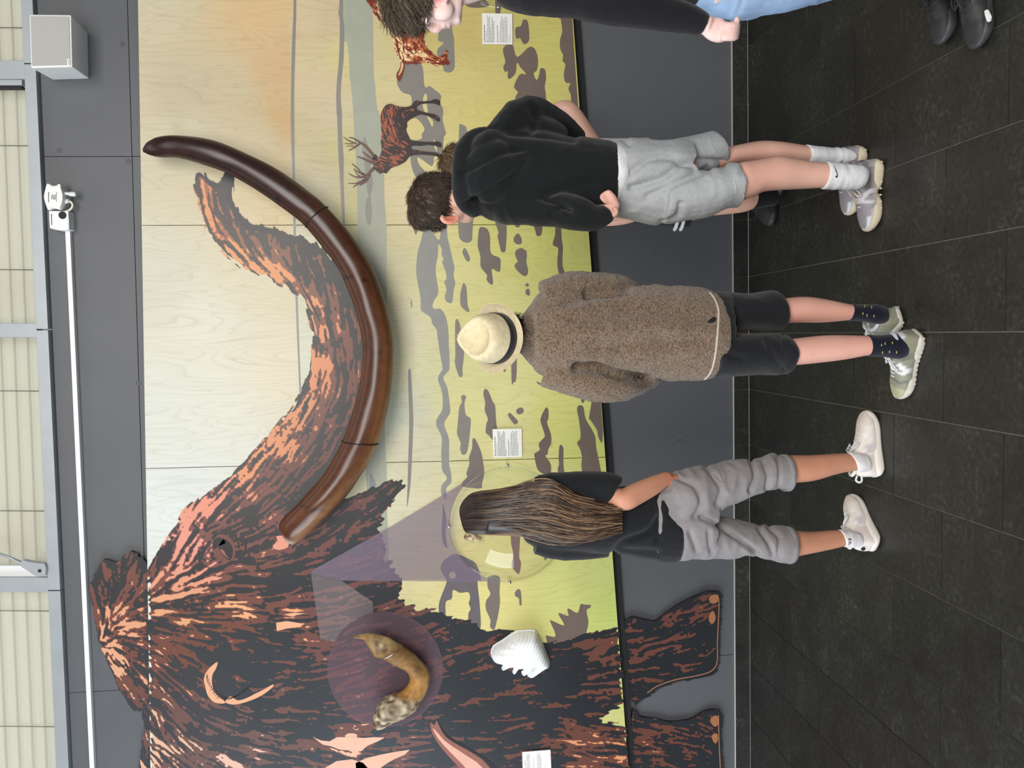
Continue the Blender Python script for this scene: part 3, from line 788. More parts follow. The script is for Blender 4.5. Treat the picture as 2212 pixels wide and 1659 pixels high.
def lic(U, Vv, steps, seed, soft=1):
    r = np.random.default_rng(seed); N = r.random(U.shape); n0, n1 = U.shape
    acc = N.copy()
    for sgn in (1, -1):
        I, J = np.meshgrid(np.arange(n0).astype(float), np.arange(n1).astype(float), indexing='ij')
        for _ in range(steps):
            a = np.clip(np.rint(I).astype(int), 0, n0-1); b = np.clip(np.rint(J).astype(int), 0, n1-1)
            I = I+sgn*U[a, b]; J = J+sgn*Vv[a, b]
            a = np.clip(np.rint(I).astype(int), 0, n0-1); b = np.clip(np.rint(J).astype(int), 0, n1-1)
            acc += N[a, b]
    acc = blur(acc, soft)
    k = np.empty(acc.size); k[np.argsort(acc, axis=None)] = np.linspace(0, 1, acc.size)
    return k.reshape(acc.shape)
def iso_fill(name, X, Y, Vv, plane, mat, parent, colfn):
    """flat mesh where Vv > 0 on the pixel grid (marching triangles)"""
    n0, n1 = X.shape; idx = np.arange(n0*n1).reshape(n0, n1)
    T = np.concatenate([np.stack([idx[:-1, :-1], idx[1:, :-1], idx[1:, 1:]], -1).reshape(-1, 3), np.stack([idx[:-1, :-1], idx[1:, 1:], idx[:-1, 1:]], -1).reshape(-1, 3)])
    v = Vv.ravel(); x = X.ravel(); y = Y.ravel()
    s = v[T] > 0; c = s.sum(1)
    pts = [np.stack([x, y], 1)]; base = len(x); tris = [T[c == 3]]
    def cut(a, b):
        t = v[a]/(v[a]-v[b]); return np.stack([x[a]+(x[b]-x[a])*t, y[a]+(y[b]-y[a])*t], 1)
    for cnt in (1, 2):
        t = T[c == cnt]; st = s[c == cnt]
        odd = np.argmax(st if cnt == 1 else ~st, 1); r = np.arange(len(t))
        a = t[r, odd]; b = t[r, (odd+1) % 3]; d = t[r, (odd+2) % 3]
        p = cut(a, b) if cnt == 1 else cut(b, a); q = cut(a, d) if cnt == 1 else cut(d, a)
        i0 = base+np.arange(len(t)); i1 = i0+len(t); base += 2*len(t)
        pts += [p, q]
        if cnt == 1: tris.append(np.stack([a, i0, i1], 1))
        else: tris += [np.stack([i0, b, d], 1), np.stack([i0, d, i1], 1)]
    P = np.concatenate(pts); T = np.concatenate(tris)
    used = np.unique(T); mp = np.zeros(len(P), int); mp[used] = np.arange(len(used)); P = P[used]; T = mp[T]
    V = Wn(P, plane)
    nr = np.cross(V[T[:, 1]]-V[T[:, 0]], V[T[:, 2]]-V[T[:, 0]])[:, 1]
    T[nr > 0] = T[nr > 0][:, ::-1]
    me = fast_mesh(name, V, T); set_colors(me, colfn(P[:len(me.vertices), 0], P[:len(me.vertices), 1]))
    return obj(name, me, mat, parent)
def fur(poly, grid, tones, parent, prefix, plane0, cmid, cdark, clight, steps=8, fringe=7.0, seed=1, strokes=1.0):
    P = np.asarray(poly); x0, y0 = P.min(0)-14; x1, y1 = P.max(0)+14
    X, Y = np.meshgrid(np.arange(x0, x1, grid), np.arange(y0, y1, grid), indexing='ij')
    f = IDW([(a, b, math.cos(2*math.radians(g)), math.sin(2*math.radians(g)), t) for a, b, g, t in tones], X, Y, 3.0)
    ang = np.arctan2(f[:, 1], f[:, 0])/2+.25*(blur(np.random.default_rng(seed+5).standard_normal(X.shape), 14).ravel()*4)
    U = np.cos(ang).reshape(X.shape); Vv = np.sin(ang).reshape(X.shape)
    t = f[:, 2].reshape(X.shape)
    t = t+.22*blur(np.random.default_rng(seed+9).standard_normal(X.shape), 24)*9*.35
    r = lic(U, Vv, steps, seed); r2 = lic(U, Vv, steps, seed+1)
    sd = pip_sd(poly, X, Y)
    ins = sd+fringe*(r2-.5)*1.6
    pd = np.interp(t, [0, .12, .25, .5, .75, 1], [.95, .86, .70, .40, .26, .15])
    pl = np.interp(t, [0, .2, .4, .5, .62, .75, 1], [.0, .005, .02, .05, .22, .46, .72])
    edge = np.clip((12-sd)/12, 0, 1)*.30                      # darker rim
    Vd = np.minimum((pd+edge-r)*20, ins); Vl = np.minimum((r-(1-pl)-edge*.6)*20, ins)
    iso_fill(prefix+'_base', X, Y, ins, plane0, M_PRINT, parent, lambda a, b: cmid(a, b))
    iso_fill(prefix+'_dark_strokes', X, Y, Vd, plane0-.0003, M_PRINT, parent, lambda a, b: cdark(a, b))['kind'] = 'stuff'
    iso_fill(prefix+'_light_strokes', X, Y, Vl, plane0-.0006, M_PRINT, parent, lambda a, b: clight(a, b))['kind'] = 'stuff'
def const(c): return lambda a, b: np.tile(np.array(L3(c))*.93, (len(a), 1))
def field(tab):
    t = [(a, b, *[v*.93 for v in L3(c)]) for a, b, *c in tab]
    return lambda a, b: IDW(t, a, b)

trunk_out = [(426,374),(422,402),(429,433),(434,458),(443,479),(450,500),(462,516),(473,531),(489,552),(506,564),(525,579),(546,589),(566,596),(587,600),(600,612),(620,620),(639,633),(656,649),(663,672),(668.5,690),(676,718),(675,741),(676,767),(669,785),(667,812),(654,835),(640,861),(631,882),(607,910),(583,934),(565,946),(540,979),(514,1009),(500,1033),(490,1032),(476,1045),(460,1059),(430,1080),(418,1088),(401,1100),(387,1124),(364,1164),(340,1198),(323,1216),(319.5,1222)]
top_edge = [(325.5,1659),(330,1960)]
bot_edge = [(1379,1960),(1357.5,1659),(1350.5,1565),(1300,1558),(1296,1552),(1323,1531),(1347,1521),(1334.5,1356)]
chest = [(1273,1366),(1239,1380),(1212,1386),(1182,1390),(1150,1380),(1110,1366),(1084,1359),(1067,1359),(1037,1359),(1034,1345),(1000,1340),(960,1330),(940,1318),(900,1316),(894,1306),(875,1304),(862,1289),(872,1262),(866,1253),(857,1235),(842,1224),(845,1213),(831,1212),(835,1199),(829,1172),(828,1150),(816,1142),(826,1125),(828,1100),(844,1091),(858,1069),(872,1047),(866,1041),(838,1039),(798,1059),(748,1073)]
under = [(790,1000),(812,900),(815,780),(790,660),(745,590),(700,540)]
trunk_in = [(687,529),(660,514),(635,504),(604,497),(577,491),(546,485),(525,471),(506,446),(500,419),(504,381),(497,371),(487,374),(481,394),(470,397),(448,384),(436,373)]
mammoth_px = trunk_out+top_edge+bot_edge+chest+under+trunk_in
TN = [(440,400,75,.75),(436,440,75,.9),(448,470,70,.95),(470,440,75,.45),(485,410,80,.1),(495,440,80,.05),(480,480,65,.55),(500,500,60,.35),(470,520,60,.8),(500,545,45,.9),(525,565,45,.9),(560,580,35,.92),(590,585,40,.7),(520,480,70,.1),(545,495,80,.25),(590,505,85,.15),(630,515,80,.05),(665,525,70,.05),(560,530,60,.4),(600,550,60,.45),(640,570,70,.25),(680,560,75,.05),(620,600,50,.65),(650,630,60,.55),(690,620,75,.2),(720,600,70,.05),(690,680,75,.75),(676,665,70,.85),(720,670,80,.45),(750,650,80,.1),(700,725,85,.85),(695,790,95,.97),(720,750,85,.45),(745,760,85,.4),(770,740,85,.2),(740,820,100,.3),(765,830,100,.15),(685,830,110,.9),(700,850,110,.6),(715,870,110,.3),(745,890,115,.12),(655,880,120,.92),(640,920,125,.97),(672,920,120,.5),(700,910,115,.35),(720,940,120,.2),(600,950,125,.9),(625,965,125,.7),(650,975,125,.45),(690,980,125,.3),(560,975,125,.85),(520,1025,130,.85),(580,1015,130,.5),(640,1040,130,.38),(700,1020,130,.1),(670,1010,130,.25),
      (480,1065,130,.88),(525,1045,130,.7),(450,1100,130,.92),(420,1125,125,.82),(540,1080,135,.5),(600,1100,140,.35),(650,1080,140,.15),(400,1155,115,.8),(430,1195,120,.88),(390,1205,120,.7),(470,1150,150,.5),(520,1150,150,.5),(505,1200,160,.5),(560,1150,150,.4),(600,1200,165,.38),(650,1180,150,.3),(700,1150,145,.18),(760,1120,140,.12),(800,1080,150,.3),(850,1052,140,.35),(790,1150,160,.3),(740,1170,150,.1),(820,1130,160,.45),
      (345,1230,120,.55),(360,1260,150,.6),(400,1250,150,.8),(430,1275,165,.9),(380,1285,170,.75),(450,1290,175,.5),(530,1250,5,.32),(600,1260,0,.28),(640,1235,0,.15),(700,1210,170,.2),(760,1210,165,.3),(400,1330,0,.5),(480,1330,0,.48),(525,1322,5,.68),(560,1330,0,.42),(620,1330,0,.7),(600,1300,0,.4),(660,1350,0,.48),(470,1385,15,.2),(420,1370,10,.42),(360,1370,10,.45),(560,1375,5,.1),(620,1395,0,.12),(640,1360,0,.5),(700,1300,170,.35),(760,1290,165,.3),(820,1270,160,.2),(850,1240,160,.25),
      (380,1420,30,.45),(440,1430,35,.4),(350,1450,35,.5),(420,1460,35,.3),(500,1460,30,.04),(530,1480,20,.03),(470,1480,60,.06),(400,1500,40,.45),(350,1500,40,.45),(340,1560,60,.6),(380,1560,45,.45),(440,1530,35,.35),(450,1560,30,.3),(560,1540,5,.04),(520,1590,10,.1),(470,1600,20,.3),(350,1620,45,.72),(400,1630,40,.62),(480,1640,30,.62),(560,1640,20,.6),(600,1625,10,.5),(560,1440,10,.15),(600,1420,0,.12),(640,1450,175,.15),(580,1480,170,.22),(610,1470,170,.3),(640,1530,175,.15),(640,1490,175,.06),(640,1570,5,.2),(690,1570,5,.15),
      (720,1440,165,.28),(760,1480,160,.3),(800,1440,155,.25),(860,1480,165,.2),(760,1400,160,.25),(850,1350,160,.35),(900,1380,160,.25),
      (700,1600,10,.4),(760,1615,5,.72),(700,1640,10,.5),(840,1610,0,.08),(860,1640,170,.5),(900,1640,170,.2),(900,1330,165,.4),(950,1370,160,.35),(1000,1370,160,.3),(990,1410,165,.12),(1000,1450,165,.1),(1050,1480,165,.2),(1040,1420,165,.25),(1100,1500,168,.14),(1200,1480,175,.04),(1230,1430,170,.07),(1290,1400,160,.45),(1300,1450,170,.2),(1320,1480,0,.35),(1010,1520,168,.28),(1100,1525,170,.24),(1060,1545,170,.08),(1040,1600,178,.05),(940,1560,175,.1),(960,1600,175,.08),(1150,1600,0,.12),(1180,1560,175,.06),(1230,1580,5,.38),(1240,1610,5,.5),(1310,1600,8,.5),(1270,1640,10,.5),(1330,1640,8,.6),(1150,1640,170,.15),(1080,1640,175,.1),
      (700,1800,10,.4),(1000,1800,0,.1),(400,1800,40,.6),(1250,1800,10,.4)]
mam = empty('mammoth_print', W(900, 1350, PY-.002), parent=mural)
cm = field([(450,450,150,88,58),(600,560,122,76,54),(700,750,116,68,54),(600,1000,112,66,56),(450,1200,118,72,66),(700,1150,112,70,66),(450,1350,112,70,58),(800,1400,108,72,68),(1100,1500,104,66,56),(500,1600,108,82,78),(1300,1600,106,64,52),(900,1630,112,80,76)])
cd = field([(450,450,54,46,42),(700,700,42,40,40),(500,1150,48,45,46),(600,1500,54,58,62),(1100,1480,44,48,52),(450,1600,64,64,68),(800,1600,58,64,70),(1300,1500,38,40,44),(700,1300,46,48,52)])  # dark ink; its paler bluish tones carry a reflected sheen in the colour
cl = field([(450,480,214,140,86),(560,570,214,142,88),(700,760,214,138,96),(620,920,212,138,92),(540,990,214,140,90),(480,1070,222,140,116),(430,1200,224,146,132),(400,1260,216,148,120),(400,1310,216,160,116),(620,1330,232,162,116),(520,1320,228,166,122),(470,1480,228,168,128),(400,1560,216,178,148),(500,1640,222,180,160),(760,1610,230,180,156),(1000,1500,170,110,90),(1280,1620,220,150,110),(800,1430,176,122,118)])
Yfur = layer(); LAY[0] += 3
fur(mammoth_px, 2.5, TN, mam, 'fur', Yfur, cm, cd, cl, steps=9, fringe=7, seed=3)
# drawn accents
def accent(pts, c, sub=3, dz=0.0, name='accent', parent=None, Y=None):
    return flat_poly(name, smooth_closed(pts, sub) if sub > 1 else pts, (Yfur-.0009-dz) if Y is None else Y, ink(c), mam if parent is None else parent)
D_ = (40,38,42); B_ = (112,70,62); P_ = (222,150,128); H_ = (226,170,134)
# eye
E4 = crop(190, 1150, .18083)
accent(E4([(1500,120),(1480,200),(1510,260),(1560,330),(1640,360),(1720,330),(1760,250),(1740,120),(1690,60),(1600,20),(1530,50)]), B_, 3, .0)
accent(E4([(1500,100),(1560,60),(1620,80),(1640,130),(1570,160),(1520,200),(1490,180)]), D_, 3, .0002)
accent(E4([(1560,170),(1620,80),(1680,110),(1730,190),(1725,270),(1700,330),(1640,300),(1590,240)]), D_, 3, .0002, 'eye')
accent(E4([(1580,200),(1620,215),(1650,270),(1690,310),(1650,290),(1600,245)]), (150,96,84), 3, .0004)
for q in ([(1770,60),(1800,110),(1820,170),(1800,200),(1790,140)], [(1830,40),(1890,110),(1890,220),(1850,320),(1870,210),(1870,120)], [(1790,240),(1830,230),(1780,310)]): accent(E4(q), D_, 3, .0002)
# ear rim
C5 = crop(190, 1359, .18083)
accent(C5([(1550,395),(1500,420),(1430,490),(1385,590),(1405,700),(1430,790),(1500,870),(1600,890),(1640,870),(1560,800),(1500,730),(1480,620),(1490,540),(1530,470)]), H_, 3, .0002, 'ear_rim')
accent(C5([(1640,870),(1720,900),(1820,890),(1950,850),(2080,790),(2200,700),(2210,660),(2120,710),(2000,770),(1880,830),(1780,850),(1700,800)]), H_, 3, .0002, 'ear_rim')
for k in range(26):
    t = k/25; a = C5([(1420+260*t**1.4*1.9, 560+300*math.sin(t*2.6)*.9)])[0]
    L_ = 5+4*random.random(); an = math.radians(115+(50*t)+random.uniform(-15, 15))
    dx, dy = math.cos(an)*L_, math.sin(an)*L_; nx, ny = -dy/L_*1.1, dx/L_*1.1
    accent([(a[0]-dx, a[1]-dy), (a[0]+nx, a[1]+ny), (a[0]+dx, a[1]+dy), (a[0]-nx, a[1]-ny)], D_, 1, .0004, 'rim_stroke')
# pink gum at the tusk root, big light patches
accent(C6([(160,270),(220,210),(200,160),(270,150),(300,190),(350,220),(340,290),(250,320),(190,310)]), P_, 2, .0002)
accent(C7([(640,1290),(740,1330),(840,1340),(930,1290),(1080,1290),(1250,1300),(1370,1290),(1500,1295),(1420,1340),(1300,1390),(1210,1460),(1100,1450),(960,1440),(860,1400),(760,1380)]), (232,184,160), 1, .0002, 'light_patch')
accent(C7([(1150,1600),(1280,1540),(1450,1500),(1600,1470),(1800,1440),(1740,1500),(1600,1560),(1500,1620),(1400,1700),(1160,1700)]), (230,182,158), 1, .0002, 'light_patch')
accent([(700,1660),(760,1640),(800,1665),(790,1720),(710,1730)], (226,178,156), 2, .0002, 'light_patch')
accent(C6([(290,1090),(420,1070),(560,1080),(440,1100),(400,1120)]), H_, 1, .0002, 'light_patch')
accent(C6([(200,1190),(330,1170),(520,1200),(500,1240),(330,1260),(210,1290)]), H_, 1, .0002, 'light_patch')
# young trunk at the lower edge
accent(C8([(-60,1110),(-40,1240),(60,1400),(180,1540),(330,1700),(520,1900),(760,1900),(640,1640),(480,1500),(300,1400),(130,1290),(60,1180),(20,1090),(-10,1150)]), (150,98,88), 2, .0002, 'young_trunk')
accent(C8([(-30,1180),(30,1300),(160,1450),(330,1620),(560,1880),(650,1880),(560,1650),(420,1540),(250,1430),(110,1330),(40,1250)]), (228,176,156), 2, .0004, 'young_trunk')
accent(C8([(20,1085),(60,1180),(130,1290),(300,1390),(480,1490),(660,1620),(760,1880),(790,1880),(720,1640),(560,1510),(320,1370),(150,1270),(70,1160),(30,1080)]), D_, 2, .0004, 'young_trunk')
# trunk finger outline
accent(C1([(375,225),(300,210),(200,150),(150,110),(110,130),(105,200),(140,150),(190,180),(250,250),(330,275),(400,260),(430,350),(440,430),(480,480),(500,560),(560,620),(620,700),(760,720),(980,760),(1000,720),(850,680),(700,650),(600,570),(510,450),(480,330),(500,150),(470,110),(410,110),(390,170)]), D_, 2, .0002)

# ---- standing-off plywood cut-outs of the mammoth on the bare wall
YC = CLAD-.024
def cutout(name, label, poly, tones, seed, extras=()):
    px = smooth_closed(poly, 3)
    c = np.mean(px, 0)
    t = empty(name, W(c[0], c[1], CLAD), label, 'cutout')
    extruded_poly('board', px, YC, .0235, simple('dark_cutout_edge', rgb(48, 42, 46), .4), t)
    fur(px, 2.2, tones, t, 'fur', YC-.0004, cm, cd, cl, steps=9, fringe=-5.0, seed=seed)
    return t
crown = [(319,1224),(300,1203),(283,1191),(269.6,1201),(249,1216),(232,1212),(222,1209.5),(212,1226),(199,1258),(195,1288.7),(202,1319),(209,1363),(219,1390),(229,1423.5),(241,1450),(252.7,1477),(269.6,1507.7),(286,1531),(306.6,1534.7),(310,1548),(313,1578),(308,1605),(303,1636),(298,1700),(300,1960),(329,1960),(324.5,1659),(319.5,1300)]
TC = [(300,1215,100,.3),(280,1220,110,.35),(290,1250,110,.4),(250,1235,70,.3),(215,1250,70,.3),(205,1300,75,.3),(215,1340,80,.5),(225,1320,85,.75),(228,1360,90,.85),(250,1290,115,.45),(280,1290,130,.4),(260,1330,140,.65),(300,1320,165,.7),(270,1355,165,.75),(305,1350,175,.65),(240,1385,160,.85),(300,1380,5,.6),(260,1395,30,.75),(245,1415,60,.85),(280,1410,35,.5),(310,1420,25,.3),(265,1440,50,.85),(300,1450,40,.55),(260,1470,60,.5),(285,1480,50,.75),(275,1500,60,.4),(305,1500,50,.35),(300,1525,60,.4),(320,1550,50,.3),(318,1600,60,.6),(312,1640,50,.65),(315,1750,50,.6)]
cutout('mammoth_crown_cutout', 'plywood cut-out of the mammoth head crown rising above the mural', crown, TC, 21)
leg1 = [(1349,1345),(1412,1343),(1436,1327),(1470,1304.5),(1515.6,1283),(1544.5,1278),(1557.7,1286.5),(1556.5,1332),(1554,1380),(1553,1433),(1539.6,1455),(1508,1464.5),(1460,1474),(1424,1488.5),(1400,1503),(1362,1513)]
leg2 = [(1365,1550),(1383,1548.6),(1443,1560.7),(1489,1556),(1520,1539),(1544.5,1534),(1559,1546),(1557.7,1597),(1561,1659),(1564,1730),(1540,1748),(1480,1760),(1382,1770)]
TL1 = [(1360,1380,165,.3),(1400,1380,160,.42),(1440,1350,150,.3),(1500,1310,150,.35),(1480,1330,160,.4),(1400,1410,165,.42),(1380,1450,170,.3),(1430,1430,175,.25),(1480,1400,170,.22),(1520,1350,150,.12),(1530,1400,130,.12),(1510,1430,170,.12),(1400,1480,5,.15),(1450,1460,0,.1),(1530,1300,150,.2)]
TL2 = [(1370,1570,5,.3),(1400,1590,5,.35),(1400,1605,5,.75),(1440,1600,5,.45),(1480,1580,10,.35),(1520,1570,20,.15),(1530,1620,20,.15),(1460,1630,10,.2),(1390,1640,5,.25),(1500,1600,10,.3),(1450,1700,10,.2)]
for poly, tones, seed, lab, nails in ((leg1, TL1, 31, 'plywood cut-out of the mammoth front leg below the mural, nearer the middle', ([(1532,1290),(1545,1284),(1552,1292),(1548,1302),(1535,1303)], [(1534,1325),(1541,1320),(1546,1335),(1539,1348),(1531,1340)])),
                                (leg2, TL2, 41, 'plywood cut-out of the mammoth leg below the mural at the picture edge', ([(1536,1550),(1549,1546),(1552,1562),(1545,1570),(1536,1562)], [(1537,1590),(1548,1584),(1551,1598),(1544,1606)]))):
    t = cutout('mammoth_leg_cutout', lab, poly, tones, seed)
    t['group'] = 'mammoth leg cut-outs on the wall'
    for q in nails: flat_poly('toenail', smooth_closed(q, 3), YC-.0014, ink((166,112,78)), t)
# pale sole line on the cut-outs
for nm, line in (('a', [(1549,1284),(1553,1300),(1552,1340),(1549.5,1390),(1549,1430),(1537,1449),(1508,1459),(1460,1468),(1420,1482),(1398,1497)]), ('b', [(1552,1545),(1553,1597),(1556,1659),(1559,1720)])):
    p = smooth_open(line, 4); q = []
    for i in range(len(p)):
        d = p[min(i+1, len(p)-1)]-p[max(i-1, 0)]; d = d/np.hypot(*d); n = np.array([-d[1], d[0]]); q.append((p[i]-n*.9, p[i]+n*.9))
    poly = [a for a, b in q]+[b for a, b in reversed(q)]
    par = [o for o in COL.objects if o.name.startswith('mammoth_leg_cutout')][0 if nm == 'a' else 1]
    flat_poly('sole_line', poly, YC-.0016, ink((176,124,96)), par)

# ---- printed animals
def stroke_poly(line, w0, w1, sub=4):
    p = smooth_open(line, sub); A = []; B = []
    for i in range(len(p)):
        d = p[min(i+1, len(p)-1)]-p[max(i-1, 0)]; d = d/(np.hypot(*d)+1e-9); n = np.array([-d[1], d[0]]); w = w0+(w1-w0)*i/(len(p)-1)
        A.append(p[i]-n*w); B.append(p[i]+n*w)
    return A+B[::-1]
deer = empty('deer_print', W(870, 290, PY-.002), parent=mural)
deer_px = smooth_closed(M2([(940,315),(1010,310),(1100,340),(1210,355),(1300,330),(1350,270),(1400,255),(1430,270),(1600,260),(1640,235),(1720,250),(1735,290),(1720,330),(1690,320),(1640,300),(1440,310),(1380,385),(1500,430),(1640,460),(1700,490),(1730,530),(1710,575),(1640,530),(1550,490),(1440,465),(1330,510),(1240,580),(1245,640),(1225,700),(1270,800),(1300,845),(1450,870),(1640,875),(1690,865),(1755,900),(1745,960),(1690,940),(1560,920),(1440,935),(1320,930),(1310,985),(1420,1000),(1520,1020),(1680,1035),(1740,1080),(1740,1130),(1670,1085),(1540,1070),(1420,1065),(1290,1085),(1240,1140),(1200,1180),(1100,1230),(1000,1265),(940,1335),(880,1330),(830,1350),(780,1310),(740,1260),(740,1180),(740,1110),(760,1060),(800,1110),(820,1110),(860,1000),(845,870),(860,760),(840,500),(880,380)]), 2)
dt = [(a, b, g, t) for (a, b), g, t in zip(M2([(950,400),(900,550),(1000,480),(900,700),(1000,650),(1150,560),(1180,700),(950,870),(1050,1000),(1150,1080),(1200,900),(1250,1000),(900,1180),(820,1180),(950,1280),(1350,300),(1250,400),(1450,440),(1600,280),(1650,500),(1450,900),(1650,910),(1400,1030),(1650,1070),(1080,1150),(1230,780)]),
      [90,90,80,90,80,60,70,30,20,20,30,60,10,0,20,0,150,10,0,20,0,0,0,10,20,80], [.48,.5,.45,.52,.42,.1,.12,.4,.15,.3,.3,.05,.45,.48,.3,.15,.3,.08,.05,.2,.05,.02,.3,.02,.4,.12])]
Yan = Yfur-.0022
fur(deer_px, .9, dt, deer, 'coat', Yan, const((160,86,60)), const((52,40,40)), const((176,98,70)), steps=6, fringe=0, seed=51)
for ln, w0, w1 in (([(760,1130),(700,1030),(620,940),(520,870),(430,820),(370,808)], 24, 6), ([(540,890),(450,960),(365,1005)], 16, 5), ([(480,900),(380,860),(285,800)], 14, 4), ([(430,905),(310,898)], 10, 4), ([(450,940),(335,935)], 9, 4), ([(740,1150),(650,1080),(570,1020)], 18, 6), ([(735,1190),(600,1130),(490,1090)], 22, 6),
                   ([(750,1260),(690,1320),(640,1370),(560,1340),(490,1260),(415,1200)], 24, 6), ([(590,1360),(500,1320),(440,1270)], 12, 4), ([(630,1390),(480,1400),(365,1345)], 18, 5), ([(640,1400),(560,1480),(490,1510),(430,1552)], 18, 5), ([(600,1440),(480,1490),(360,1490)], 13, 4), ([(690,1360),(620,1470),(530,1525)], 15, 5), ([(540,1380),(500,1370),(440,1270)], 8, 3)):
    s = M2(ln); flat_poly('antler', stroke_poly(s, w0*.14467, w1*.14467), Yan-.0001, ink((58,42,40)), deer)
    flat_poly('antler_light', stroke_poly(s, w0*.08, w1*.06), Yan-.0003, ink((122,76,62)), deer)
for q in ([(890,1280),(940,1275),(945,1330),(900,1340)], [(790,1180),(830,1170),(840,1190),(800,1205)], [(860,1200),(880,1210),(870,1235)], [(740,1060),(790,1080),(800,1140),(760,1130)]):
    flat_poly('face_mark', smooth_closed(M2(q), 3), Yan-.0010, ink((46,34,36)), deer)
hy = empty('hyena_print', W(880, 100, PY-.002), parent=mural)
hy_px = smooth_closed(M1([(470,-60),(500,0),(540,60),(600,160),(680,260),(740,340),(800,430),(830,540),(880,660),(915,740),(1000,770),(1130,760),(1200,740),(1290,760),(1350,798),(1400,775),(1480,775),(1495,740),(1470,690),(1475,650),(1475,610),(1450,600),(1440,640),(1370,680),(1310,640),(1270,600),(1200,550),(1205,400),(1190,320),(1150,200),(1100,60),(1150,-60),(900,-160),(600,-160)]), 2)
ht = [(a, b, g, t) for (a, b), g, t in zip(M1([(560,40),(620,160),(680,60),(720,230),(800,380),(860,520),(900,640),(980,560),(950,700),(1050,620),(1080,480),(1150,400),(1180,480),(1080,560),(1150,640),(1200,690),(1300,680),(1280,630),(1400,750),(1440,690),(1120,740),(1000,740),(900,200),(1000,400)]),
      [60,60,45,60,65,65,60,70,60,45,110,100,100,60,30,30,30,30,10,10,10,20,60,80], [.45,.7,.75,.8,.9,.95,.97,.92,.95,.85,.35,.25,.35,.45,.75,.6,.6,.2,.75,.5,.3,.55,.8,.55])]
fur(hy_px, 1.0, ht, hy, 'coat', Yan, const((196,112,70)), const((116,44,26)), const((240,212,160)), steps=5, fringe=2.0, seed=61)
flat_poly('tail', smooth_closed(M1([(920,735),(965,765),(950,850),(930,920),(900,972),(865,930),(870,870),(905,820)]), 3), Yan-.0010, ink((122,50,32)), hy)
flat_poly('tail_light', smooth_closed(M1([(925,745),(950,770),(935,840),(905,890),(885,900),(915,820)]), 3), Yan-.0012, ink((226,180,130)), hy)
flat_poly('ear', smooth_closed(M1([(500,-40),(530,30),(590,45),(625,20),(610,-40)]), 3), Yan-.0010, ink((110,44,28)), hy)
for k in range(46):
    a = M1([(random.uniform(620, 1150), 0)])[0]; cx = random.uniform(560, 1180); base = 60+(cx-560)*1.02
    cy = base+random.uniform(20, 190)
    p = M1([(cx, cy)])[0]; r = random.uniform(.7, 1.7)
    if pip_sd(hy_px, np.array([p[0]]), np.array([p[1]]))[0] > 3:
        flat_poly('coat_spot', [(p[0]+r*math.cos(t)*1.4*random.uniform(.8, 1.1), p[1]+r*math.sin(t)) for t in np.linspace(0, 2*math.pi, 7, endpoint=False)], Yan-.0010, ink((98,34,22)), hy)

# ---- translucent printed callouts: fans and disc that point out the exhibits
def veil(name, c, alpha):
    m, nt, b = nodes_of(name); N = nt.nodes.new; L = nt.links.new
    tr = N('ShaderNodeBsdfTransparent'); mx = N('ShaderNodeMixShader'); mx.inputs[0].default_value = alpha
    b.inputs['Base Color'].default_value = rgb(*c); b.inputs['Roughness'].default_value = .34
    L(tr.outputs[0], mx.inputs[1]); L(b.outputs[0], mx.inputs[2]); L(mx.outputs[0], nt.nodes['Material Output'].inputs[0])
    return m
Yv = Yan-.0016
arc = [(1098+126*math.cos(a), 1131+126*math.sin(a)) for a in np.linspace(math.radians(236), math.radians(92), 30)]
flat_poly('callout_fan', [(672,1240),(673,1235),(680,1229),(845,1137)]+arc+[(738,1254)], Yv, veil('violet_veil', (134,118,138), .55), mural)
arc2 = [(832+125*math.cos(a), 1446+125*math.sin(a)) for a in np.linspace(math.radians(258), math.radians(208), 16)]
flat_poly('callout_fan', [(738,1254.5),(805,1300)]+arc2+[(692,1380),(672,1240.5)], Yv, veil('grey_veil', (176,160,162), .26), mural)
flat_poly('callout_disc', [(832+125*math.cos(a), 1446+125*math.sin(a)) for a in np.linspace(0, 2*math.pi, 64, endpoint=False)], Yv-.0003, veil('plum_veil', (128,100,112), .38), mural)

# ---- text labels
def info_label(label, c, rows, seed):
    r = random.Random(seed)
    P = [W(x, y, PY-.010) for x, y in c]                        # bottom-left, bottom-right, top-right, top-left of the photo upright
    t = empty('info_label', sum(P, Vector())/4, label, 'label', 'white exhibit labels on the mural')
    quad_slab('card', P, .006, M_PAPER, t, bev=.0006)
    # upright: left edge = larger picture y; lines run along picture y
    (x0, y0), (x1, y1), (x2, y2), (x3, y3) = c                  # (left,bottom)->...
    def at(u, v):                                               # u 0..1 from text left to right, v 0..1 from top to bottom
        a = (x3+(x2-x3)*v, y3+(y2-y3)*v); b = (x0+(x1-x0)*v, y0+(y1-y0)*v)
        return (b[0]+(a[0]-b[0])*u, b[1]+(a[1]-b[1])*u)
    for v, end, hgt, dark in rows:
        u = .055
        while u < end:
            wl = min(r.uniform(.03, .11), end-u)
            q = [at(u, v), at(u+wl, v), at(u+wl, v+hgt), at(u, v+hgt)]
            flat_poly('printed_word', q, PY-.0104, M_DARKTXT if dark else M_GREYTXT, t)
            u += wl+.014
    return t
rowsA = [(.06,.62,.022,1),(.12,.44,.014,0)]+[(.165+.036*i, e, .016, 0) for i, e in enumerate((.93,.86,.93,.56,.88,.78,.74))]+[(.49,.62,.020,0),(.55,.45,.012,0)]+[(.60+.036*i, e, .014, 0) for i, e in enumerate((.76,.92,.86,.78,.88,.90,.84))]+[(.88,.32,.010,0),(.93,.66,.010,0)]
